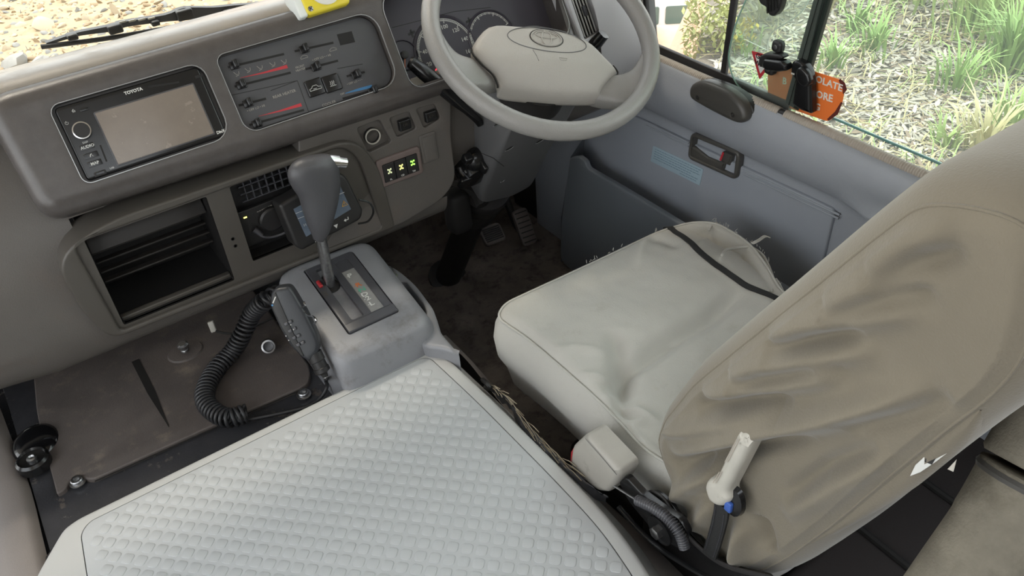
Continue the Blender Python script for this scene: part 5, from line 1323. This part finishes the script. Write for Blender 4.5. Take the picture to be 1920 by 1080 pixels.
# torn trim between cover and seat
tn = thing('torn_trim_strip', 'torn frayed strip of brown backed trim squeezed between engine cover and seat', 'trim strip', az(960, 760, .30))
random.seed(5); g = G(); top_ = [(905, 712), (925, 730), (950, 748), (985, 790), (1020, 830), (1060, 868), (1100, 905), (1140, 935)]; bo = [(915, 728), (940, 752), (960, 772), (975, 812), (1005, 850), (1045, 885), (1090, 920), (1135, 945)]
A_ = cr([az(u, v, .375) for u, v in top_], 8); B2 = cr([az(u, v, .36) for u, v in bo], 8); rows = []
for k in range(7):
    t = k / 6; rows.append([a.lerp(b, t) + V((.003 * mnoise.noise((i * .4, k * .9, 1)), 0, .010 * math.sin(t * PI) + .006 * mnoise.noise((i * .5, k * 1.3, 3)))) for i, (a, b) in enumerate(zip(A_, B2))])
g.grid(rows); g.obj('vinyl_strip', M['gate'], tn, ang=180)
g = G()
for i in range(4, len(A_) - 14, 1):
    for k in range(1):
        b = A_[i].lerp(B2[i], random.uniform(.0, .5)) + V((0, 0, .006)); d = (A_[min(i + 6, len(A_) - 1)] - A_[i]) * random.uniform(.6, 1.2) + V((random.uniform(-.006, .006), 0, random.uniform(-.002, .006))); g.tube([b, b + d * .5 + V((0, 0, .003)), b + d], .0008, 4)
g.obj('frayed_backing', mat('backing_straw', 'a89c88', .85), tn, kind='stuff', ang=180)
g = G(); g.tube(cr([az(905, 712, .375), az(912, 718, .385), az(918, 728, .38), az(910, 726, .37)], 4), .004, 7); g.obj('curled_end', M['black'], tn)
# console-floor carpet edge, right of the cover
g = G(); g.grid([cr([az(u, v, .335) for u, v in ((826, 630), (868, 668), (900, 706), (930, 745), (975, 800), (1050, 880), (1150, 985), (1230, 1080), (1300, 1180))], 4), cr([az(u, v, .31) for u, v in ((836, 628), (884, 676), (912, 708), (950, 750), (1000, 810), (1080, 890), (1180, 980), (1290, 1080), (1380, 1180))], 4), [V((p.x, p.y, .02)) for p in cr([az(u, v, .31) for u, v in ((836, 628), (884, 676), (912, 708), (950, 750), (1000, 810), (1080, 890), (1180, 980), (1290, 1080), (1380, 1180))], 4)]]); g.obj('trim_2', M['beige'], kind='structure', ang=180)

# padded rail, near right corner of the picture
pr_ = thing('padded_rail', 'mottled grey canvas padded rail with a welt standing behind the driver seat', 'rail', (.55, .10, .0))
railm = mat('rail_canvas_grey', '7a7467', .85, bump=(330, .7), var=(40, .16), dirt=('565043', 12, .5, .8))
dR = .78
def at_d(u, v, d): r = ray(u, v); return EYE + r * d
g = G(); g.tube(cr([at_d(1700, 1250, .80), at_d(1800, 1105, .80), at_d(1882, 988, .79), at_d(1936, 896, .78)], 8), [.046] * 8 + [.046] * 8 + [.047] * 9, 24); g.obj('lower_pad', railm, pr_, ang=180)
g = G(); g.tube(cr([at_d(1940, 890, .779), at_d(1980, 826, .775), at_d(2040, 741, .77), at_d(2110, 646, .76)], 8), [.047] + [.050] * 24, 24); g.obj('upper_pad', railm, pr_, ang=180)
g = G(); c = cr([at_d(1700, 1250, .80), at_d(1800, 1105, .80), at_d(1882, 988, .79), at_d(1936, 896, .78)], 8); dw = (c[24] - c[21]).normalized(); g.tube([c[23] + dw * t for t in (-.004, 0, .004)], [.0472, .0488, .0472], 28, caps=False); g.obj('seam_welt', M['handle'], pr_)
g = G(); g.box((.52, .07, .32), (.05, .05, .64), .01); g.obj('rail_post', M['dark'], pr_)
# made-up dark block, hides the brightly lit floor behind the seat
g = G(); g.box((.79, -.15, .13), (.66, 1.02, .26), .02); g.obj('floor_dark_block', M['under'], kind='structure')
g = G(); g.tube([(.80, .365, .02), (.80, .362, .24), (.80, .34, .262), (.80, -.2, .262)], .006, 8); g.tube([(.95, .365, .02), (.95, .362, .24), (.95, .34, .262), (.95, -.2, .262)], .006, 8); g.obj('trim_3', M['dark'], kind='structure')
# ================================================================== windscreen, wiper, shell of the cab
g = G(); WS = F((0, 1.50, .835), X3, V((0, .16, 1)))
wsn = thing('window_2', 'windscreen above the dashboard with black gasket', 'window', (.1, 1.5, .86)); wsn['kind'] = 'structure'; del wsn['category']
g.plate(WS, [(-1.02, -.03), (1.06, -.03), (1.06, .85), (-1.02, .85)], -.003, .003, .001, bottom=True, n=1); g.obj('windscreen_pane', M['glassw'], wsn)
g = G(); g.tube([WS.p(-1.03, -.018, .004), WS.p(1.07, -.018, .004)], .011, 8, flat=1.2); g.obj('gasket', M['winrubber'], wsn)
bw = mat('body_white', 'd9d9d6', .35)
g = G(); g.tube([(-1.1, 1.535, .785), (1.12, 1.535, .785)], .02, 8); g.grid([[(-1.1, 1.53, .785), (1.14, 1.53, .785)], [(-1.1, 1.86, .70), (1.14, 1.86, .70)], [(-1.1, 1.90, -.3), (1.14, 1.90, -.3)]]); g.obj('wall_front', bw, kind='structure')
g = G(); g.grid([[(1.135, 1.50, -.3), (1.135, 1.50, .70)], [(1.135, 1.90, -.3), (1.135, 1.90, .70)]]); g.obj('wall_kick', M['dark'], kind='structure')
# wiper
wpt = thing('windscreen_wiper', 'black windscreen wiper lying across the outside of the glass', 'wiper', ay(300, 60, 1.53))
def wy(u, v, y=1.535): return ay(u, v, y)
g = G(); g.tube(cr([wy(77, 88), wy(200, 72), wy(330, 50), wy(430, 33), wy(500, 21), wy(560, 10)], 6), .0042, 6, flat=1.0); g.obj('rubber_blade', M['rubber'], wpt, ang=180)
g = G(); up_ = [(86, 81), (130, 66), (150, 60), (215, 47), (225, 42), (310, 28), (345, 15), (400, 14), (440, 10), (490, 6), (560, -6)]; lo_ = [(90, 84), (140, 70), (158, 66), (218, 58), (240, 50), (318, 40), (350, 38), (400, 28), (445, 18), (494, 14), (560, 4)]
A_ = cr([wy(*q) for q in up_], 4); B2 = cr([wy(*q) for q in lo_], 4); off = V((0, .012, 0)); g.grid([[*A_], [*B2], [b + off for b in B2], [a + off for a in A_]], cv=True); g.obj('bridge_frame', mat('wiper_frame', '3c3d40', .55), wpt)
for q, r in (((215, 53), .010), (((135, 68)), .007), ((290, 42), .006), ((345, 26), .012), ((425, 22), .007)):
    g = G(); g.box(wy(*q), (r * 2.4, .020, r * 1.5), .003); g.obj('pivot_link', M['black'], wpt)
g = G(); [g.box(wy(230 + k * 18, 41 - k * 2.3, 1.528), (.012, .002, .003), .0005) for k in range(4)]; g.obj('frame_slot', M['ivory'], wpt)
# yellow gauge box on the dash top
yb = thing('yellow_gauge_box', 'yellow and white box with a round white dial on the dash top', 'gauge', ay(610, 24, 1.285))
YF = F(ay(612, 24, 1.250), V((1, .05, 0)), V((0, .55, .83)))
def yp(u, v): return YF.at(u, v)
a, b = yp(573, 27), yp(657, 8); yel = mat('box_yellow', 'e2cf3a', .4); x0, y0 = min(a[0], b[0]), min(a[1], b[1])
g = G(); g.plate(YF, rr(x0, y0, b[0], .075, .008), -.03, .008, .005); g.obj('yellow_case', yel, yb)
g = G(); g.plate(YF, rr(x0 - .012, y0, x0 + .002, .075, .004), -.03, .006, .003); g.obj('white_side', mat('box_white', 'dfe3e0', .4), yb)
g = G(); dc = (x0 + (b[0] - x0) * .55, y0 + .034); g.lathe(YF.off(dc[0], dc[1], .007), [(.027, 0), (.027, .003), (.024, .004)], 32); dl = g.obj('dial_ring', mat('box_white2', 'e4e2da', .45), yb)
g = G(); g.text('n', YF, dc[0] + .010, dc[1] - .018, .012, .0118); g.strip(YF, [(dc[0] - .01, dc[1] - .004), (dc[0] + .012, dc[1] + .012)], .002, .0116); g.obj('dial_print', M['gate'], dl)
g = G(); sf_ = YF.off(x0 + .0085, y0 + .009, .0075); g.lathe(sf_, [(.0042, 0), (.0042, .001), (.002, .0015)], 14); g.obj('screw', M['steel'], yb)
g = G(); g.strip(sf_, [(-.003, -.003), (.003, .003)], .0009, .0018); g.strip(sf_, [(-.003, .003), (.003, -.003)], .0009, .0018); g.obj('screw_slot', M['dark'], yb)
# roof, pillars and side walls of the cab
lin = mat('roof_lining', 'c9c5bc', .8)
rearm = mat('light_block_dark', '5a554f', .85)
g = G(); g.plate(F((0, 0, 1.80), (1, 0, 0), (0, 1, 0)), [(-1.13, -3.3), (1.17, -3.3), (1.17, 1.6), (-1.13, 1.6)], -.02, .02, .005, bottom=False, holes=[(rr(-.42, -.95, .42, -.15, .06), .04, .004, False)])  # unseen roof opening, added to let more daylight fall into the cab
g.obj('ceiling', lin, kind='structure')
g = G(); g.box((-1.08, -.85, 1.75), (.05, 4.9, .12), .01); g.box((-1.08, 1.42, 1.2), (.06, .10, 1.0), .02); g.box((-1.08, .28, .8), (.05, .06, 1.9), .02); g.box((-1.08, -1.5, .20), (.05, 3.5, .9), .02)  # unseen window openings made tall to let more light in
g.box((-1.08, .86, .22), (.05, 1.2, .86), .02); g.box((-1.08, -2.3, 1.2), (.05, 2.0, .95), .02)  # last box closes the rear windows to cut light from behind
g.obj('wall_left', lin, kind='structure')
g = G(); g.box((1.175, -.9, .28), (.05, 3.7, .66), .01); g.box((1.16, -.85, 1.70), (.05, 4.9, .20), .01); g.box((1.15, 1.47, 1.2), (.05, .06, 1.0), .02)
g.box((1.16, .10, 1.2), (.05, .10, .9), .02); g.box((1.16, -2.2, 1.2), (.05, 2.4, .95), .02)  # last box shuts unseen side windows, keeping the rear dark
g.obj('wall_right', M['seal'], kind='structure')
g = G(); g.box((.02, -2.0, .75), (2.3, .05, 2.1), .01); g.obj('wall_light_block', rearm, kind='structure')  # unseen dark wall put in to block light from behind the seat
g = G(); g.box((-.72, -.6, -.16), (.86, 4.4, .05), .01); g.box((.02, -1.9, .0), (2.3, 2.7, .04), .01); g.obj('floor_aisle', M['floor'], kind='structure')

# ================================================================== outside
GZ = -.80
gravel = mat('gravel_sand', 'a08d70', .9, bump=(60, .8), var=(3, .12), dirt=('84755e', 9, .5, .72))
def terr(x, y): return GZ + .05 * mnoise.noise((x * .5, y * .5, 0)) + .015 * mnoise.noise((x * 3, y * 3, 2))
g = G(); nx, ny = 70, 90; rows = []
for j in range(ny + 1):
    y = 1.62 + 24 * (j / ny) ** 1.6; r = []
    for i in range(nx + 1):
        xm = 2.65 + .0 * y; x = -14 + (xm + 14) * (i / nx) ** .6; r.append((x, y, terr(x, y)))
    rows.append(r)
g.grid(rows); g.obj('ground_gravel', gravel, kind='structure', ang=180)
def stone(g, c, r, rnd):
    fr = F(c, V((rnd.uniform(-1, 1), rnd.uniform(-1, 1), rnd.uniform(-.3, .3))), V((rnd.uniform(-1, 1), rnd.uniform(-1, 1), .1)))
    rows = []
    for i in range(5):
        a = -PI / 2 + PI * (i + .1) / 4.2; rows.append([c + fr.x * (r * math.cos(a) * math.cos(t) * rnd.uniform(.75, 1.15)) + fr.y * (r * .8 * math.cos(a) * math.sin(t) * rnd.uniform(.75, 1.15)) + V((0, 0, r * .45 * math.sin(a))) for t in [2 * PI * k / 7 for k in range(7)]])
    g.grid(rows, cu=True, cap=True)
rnd = random.Random(4)
stm = [mat('pebble_tan', '927e63', .85, var=(8, .2)), mat('pebble_grey', '83817c', .8, var=(8, .15)), mat('pebble_pale', 'a99b84', .85, var=(8, .1))]
for k in range(3):
    g = G()
    for i in range(1100 if k != 1 else 500):
        u, v = rnd.uniform(-60, 620), rnd.uniform(-90, 150); d = ray(u, v); t = (GZ - EYE.z) / d.z; p = EYE + d * t
        if p.y > 2.2 and p.x < 2.5:
            p.z = terr(p.x, p.y); stone(g, p, abs(rnd.gauss(.010, .012)) + .006, rnd)
    g.obj('gravel', stm[k], kind='stuff', ang=60)
big = [((85, 52), .10), ((75, 120), .09), ((220, 32), .09), ((30, 123), .12), ((200, 80), .06), ((10, 18), .05), ((70, 43), .06), ((160, 38), .04), ((300, 10), .05), ((120, 5), .05)]
spot = ['pale flat stone left of the wiper tip', 'grey stone lying under the wiper tip', 'pale stone above the wiper frame', 'large grey stone at the foot of the windscreen', 'small pale stone below the wiper blade', 'small stone in the top left corner', 'brown stone next to the pale flat one', 'little stone above the left wiper link', 'pale stone beyond the wiper pivot', 'stone at the top edge above the wiper']
for ((u, v), r), lb in zip(big, spot):
    d = ray(u, v); p = EYE + d * ((GZ - EYE.z) / d.z); p.z = terr(p.x, p.y) + r * .2; g = G(); stone(g, p, r, rnd); g.obj('stone', stm[1 if 'grey' in lb else 2], None, lb + ' on the gravel', 'stone', ang=50)
# mulch bank on the right
def bank(x, y):
    return GZ + .06 + .22 * max(0, (x - 2.2) / 4) + .06 * mnoise.noise((x * .8, y * .8, 5)) + .02 * mnoise.noise((x * 4, y * 4, 6))
soil = mat('mulch_soil', '726a5f', .95, bump=(40, 1.0), var=(30, .3), dirt=('6d5f50', 6, .5, .7))
g = G(); rows = []
for j in range(80):
    t = j / 79; r = []
    for i in range(80):
        x = 1.35 + 11 * (i / 79) ** 1.4; ye = 2.6 + (x - 2.7) * .86; y = -4 + (min(ye, 12) + 4) * t if x > 2.7 else -4 + (2.6 + 4) * t
        r.append((x, y, bank(x, y)))
    rows.append(r)
g.grid(rows); g.obj('ground_mulch', soil, kind='structure', ang=180)
# slope and lower yard
low = mat('red_dirt', 'c4a38c', .95, bump=(5, .6), var=(.4, .2), dirt=('b58a6c', .25, .5, .7))
g = G(); e = [(2.65, 26), (2.65, 9), (2.66, 4), (2.7, 2.6), (4.5, 4.15), (8, 7.2), (12.3, 10.9), (12.4, -4)]
topz = [terr(x, y) if x < 2.69 else bank(x, y) for x, y in e]
nrm = [(1, 0), (1, 0), (1, 0), (-.1, .6), (-.65, .75), (-.65, .75), (-.4, .9), (1, 0)]
g.grid([[(x, y, z) for (x, y), z in zip(e, topz)], [(x + a * .12, y + b * .12, z - 1.2) for (x, y), (a, b), z in zip(e, nrm, topz)], [(x + a * .4, y + b * .4, z - 3.5) for (x, y), (a, b), z in zip(e, nrm, topz)], [(x + a * 2.5, y + b * 2.5, -9.5) for (x, y), (a, b) in zip(e, nrm)]])
g.grid([[(x, y, -9.4 + .5 * mnoise.noise((x * .15, y * .15, 0))) for x in range(-30, 160, 8)] for y in range(6, 160, 8)]); g.obj('ground_yard', low, kind='structure', ang=180)
# mulch chips: dry bark and stalks
rnd = random.Random(9); chipm = [mat('chip_grey', '969185', .9), mat('chip_pale', 'aea89c', .9), mat('chip_brown', '7f7060', .9), mat('straw', 'a79a74', .9)]
def on_bank(u, v):
    d = ray(u, v); t = 2.5
    for _ in range(14):
        p = EYE + d * t; t += (bank(p.x, p.y) - p.z) / d.z * .9
    return EYE + d * t
for k in range(4):
    g = G(); n = (3200, 2600, 1300, 700)[k]
    for i in range(n):
        u, v = rnd.uniform(1340, 1990), rnd.uniform(-60, 400); p = on_bank(u, v)
        if p.x < 1.4 or p.y > 2.6 + (p.x - 2.7) * .86: continue
        a = rnd.uniform(0, 2 * PI); el = rnd.uniform(-.1, .5); d = V((math.cos(a), math.sin(a), math.sin(el))); s = V((-math.sin(a), math.cos(a), rnd.uniform(-.6, .6)))
        if k < 3: l, w, th = rnd.uniform(.015, .055), rnd.uniform(.004, .012), .003
        else: l, w, th = rnd.uniform(.08, .25), .0022, .002
        p.z += rnd.uniform(.0, .02); n_ = d.cross(s).normalized() * th
        q = [p - d * l - s * w * .6, p - d * l * .2 - s * w, p + d * l - s * w * .3, p + d * l * .8 + s * w * .8, p - d * l * .5 + s * w]
        b = [x + n_ for x in q]; m = len(q); g.add(q + b, [tuple(range(m, 2 * m))] + [(j, (j + 1) % m, m + (j + 1) % m, m + j) for j in range(m)])
    g.obj(('bark_mulch', 'bark_mulch', 'bark_mulch', 'straw_litter')[k], chipm[k], kind='stuff', ang=30)
# grass tufts
gm = [mat('grass_green', '7e9a57', .7), mat('grass_bright', '95aa68', .7), mat('grass_dry', 'aba57c', .8)]
def tuft(c, n, hgt, spread, m, name, label=None, group=None, kind=None, rnd=rnd, wid=.008):
    g = G()
    for i in range(n):
        a = rnd.uniform(0, 2 * PI); r = abs(rnd.gauss(0, spread * .4)); b = c + V((r * math.cos(a), r * math.sin(a), 0)); b.z = bank(b.x, b.y) if b.y < 2.6 + max(0, b.x - 2.7) * .86 + .2 else b.z
        h = hgt * rnd.uniform(.5, 1.15); a2 = a + rnd.uniform(-1, 1); le = rnd.uniform(.2, .9) * h; d = V((math.cos(a2), math.sin(a2), 0)); s = V((-math.sin(a2), math.cos(a2), 0)); w = wid * rnd.uniform(.6, 1.3)
        pts = [b, b + d * le * .15 + V((0, 0, h * .45)), b + d * le * .5 + V((0, 0, h * .8)), b + d * le + V((0, 0, h * .85 if rnd.random() < .5 else h))]
        ws = [w, w * .9, w * .6, w * .08]; b0 = len(g.v)
        for p, q in zip(pts, ws): g.v += [p - s * q, p + s * q + d * .0]
        for k in range(3): g.f.append((b0 + 2 * k, b0 + 2 * k + 1, b0 + 2 * k + 3, b0 + 2 * k + 2))
    return g.obj(name, gm[m], None, label, 'grass' if label else None, group, kind, ang=180)
tl_ = [((1830, 60), 130, .40, .22, 1, 'tall bright green grass clump at the top right beyond the mulch'), ((1890, 130), 150, .36, .22, 0, 'dense green grass clump at the right edge of the bank'), ((1870, 20), 120, .42, .25, 1, 'tall grass clump at the upper right corner of the bank'),
       ((1640, 95), 60, .20, .16, 0, 'low spreading green tuft in the middle of the mulch'), ((1600, 60), 45, .20, .12, 0, 'small green tuft behind the sash bar'), ((1720, 5), 60, .30, .2, 1, 'thin pale tuft at the top edge between two clumps'), ((1560, 130), 40, .18, .1, 0, 'short tuft just right of the orange sticker'),
       ((1840, 290), 60, .26, .16, 2, 'dry yellowish tuft near the window corner above the seat'), ((1890, 250), 60, .28, .16, 1, 'green and straw tuft above the seat shoulder'), ((1770, 275), 30, .14, .1, 1, 'small sprout tuft low in the rear pane'), ((1560, 10), 50, .25, .18, 2, 'dry tuft at the top of the sash bar'),
       ((1430, 40), 26, .20, .16, 2, 'dry stalky tuft behind the smoky deflector'), ((1400, 100), 24, .16, .16, 1, 'pale green tuft behind the front sliding pane'), ((1460, 170), 20, .12, .14, 1, 'small green tuft behind the latch catch'), ((1790, 170), 60, .22, .2, 0, 'green tuft right of the middle of the rear pane')]
for (uv, n, h, sp, m, lb) in tl_:
    c = on_bank(*uv); tuft(c, n, h, sp, m, 'grass_tuft', lb, 'grass tufts on the mulch bank')
c = on_bank(1700, 150); g = G()
for i in range(60):
    p = on_bank(rnd.uniform(1400, 1960), rnd.uniform(-40, 330)); tuft
for k in range(2):
    G_ = []
    gg = G()
    for i in range(70):
        c = on_bank(rnd.uniform(1380, 1960), rnd.uniform(-60, 330))
        if c.y > 2.5 + (c.x - 2.7) * .86: continue
        for j in range(6):
            a = rnd.uniform(0, 2 * PI); b = c + V((rnd.gauss(0, .05), rnd.gauss(0, .05), -.005)); h = rnd.uniform(.04, .16); d = V((math.cos(a), math.sin(a), 0)); s = V((-math.sin(a), math.cos(a), 0)) * .004
            gg.add([b - s, b + s, b + d * h * .3 + V((0, 0, h * .6)) + s * .7, b + d * h * .3 + V((0, 0, h * .6)) - s * .7, b + d * h + V((0, 0, h * .7))], [(0, 1, 2, 3), (3, 2, 4)])
    gg.obj('grass', gm[1 + k], kind='stuff', ang=180)
# yellow flowering shrub at the edge of the bank
sb = thing('yellow_shrub', 'yellow green flowering shrub seen through the front corner pane', 'shrub', V((3.55, 3.45, -.75)))
def shrub(c, n, r, h, m, name):
    g = G()
    for i in range(n):
        a = rnd.uniform(0, 2 * PI); q = rnd.uniform(0, 1) ** .5 * r; b = c + V((q * math.cos(a), q * math.sin(a), rnd.uniform(0, h))); s = rnd.uniform(.012, .032)
        d = V((rnd.uniform(-1, 1), rnd.uniform(-1, 1), rnd.uniform(-1, 1))).normalized(); e = d.cross(V((.3, .5, .8))).normalized()
        g.add([b - d * s, b + e * s * .5, b + d * s, b - e * s * .5], [(0, 1, 2, 3)])
    return g.obj(name, m, sb, ang=180)
cb = EYE + ray(1328, 118) * 4.9; shrub(cb, 900, .17, .36, mat('shrub_leaf', 'a3a86a', .8), 'foliage'); shrub(cb + V((.12, -.12, .0)), 220, .09, .26, mat('shrub_flower', 'd9c04a', .8), 'blossom')
g = G(); [g.tube([cb + V((0, 0, -.35)), cb + V((rnd.uniform(-.12, .12), rnd.uniform(-.12, .12), rnd.uniform(.15, .3)))], .003, 5) for k in range(5)]; g.obj('stem', chipm[2], sb)
# white vehicles down in the yard
def far(u, v, d): return EYE + ray(u, v) * d
wm = mat('vehicle_white', 'ececea', .4); wg = mat('vehicle_glass', '5a7068', .15)
def vehicle(name, label, cat, px, d, ln, ht, rot):
    c = far(*px, d); t = thing(name, label, cat, c); f = F(c, V((math.cos(rot), math.sin(rot), 0)), V((-math.sin(rot), math.cos(rot), 0)))
    side = F(c, f.x, Z3); o = roundpoly([(-ln / 2, .30), (ln / 2, .30), (ln / 2, ht * .40), (ln * .40, ht * .48), (ln * .30, ht), (-ln / 2, ht)], .12, 3)
    g = G(); g.plate(side, o, -1.8, 0, .08, bottom=True); g.obj('body', wm, t)
    for x0, x1 in ((-.42, -.22), (-.18, .0), (.04, .24)):
        g = G(); g.plate(side, rr(x0 * ln, ht * .40, x1 * ln, ht * .68, .06), 0, .03, .01); g.obj('window', wg, t)
    for x in (-.3, .3):
        g = G(); wf = F(side.p(x * ln, .36, -.1), f.x, Z3); g.lathe(wf, [(.36, -.1), (.36, .12), (.22, .13), (.2, .08)], 20); g.obj('wheel', M['black'], t)
vehicle('white_van', 'white van parked in the yard below, seen past the steering wheel', 'van', (1232, 92), 26.1, 5.0, 2.0, -.62)
vehicle('white_truck', 'white utility truck behind the van at the top of the front pane', 'truck', (1310, 84), 30, 5.5, 2.2, -.62)
c = far(1312, 62, 28); t = thing('equipment_box', 'pale grey equipment box beside the parked white vehicles', 'box', c); f = F(c, V((.82, -.57, 0)), Z3)
g = G(); g.plate(f, rr(-.42, .0, .42, .62, .03), -.4, 0, .03); g.obj('cabinet', mat('box_grey', 'b9bfc2', .5), t)
g = G(); g.plate(f, rr(-.25, .2, -.05, .45, .02), 0, .02, .01); g.obj('panel', wg, t)

hc = far(1246, 100, 23.6); hp_ = thing('dirt_heap', 'low heap of reddish dirt in front of the white van', 'heap', hc); fx = CX.copy(); fx.z = 0; fx.normalize(); fy = V((-fx.y, fx.x, 0)); g = G(); rows = []
for i in range(25):
    r = []
    for j in range(25):
        a, b = (i / 12 - 1), (j / 12 - 1); q = max(0, 1 - a * a - b * b); r.append(hc + fx * (a * 1.9) + fy * (b * 1.3) + V((0, 0, -.35 + 1.10 * q ** .7 + .10 * mnoise.noise((a * 3, b * 3, 8)) * (q > 0))))
    rows.append(r)
g.grid(rows); g.obj('soil', low, hp_, ang=180)
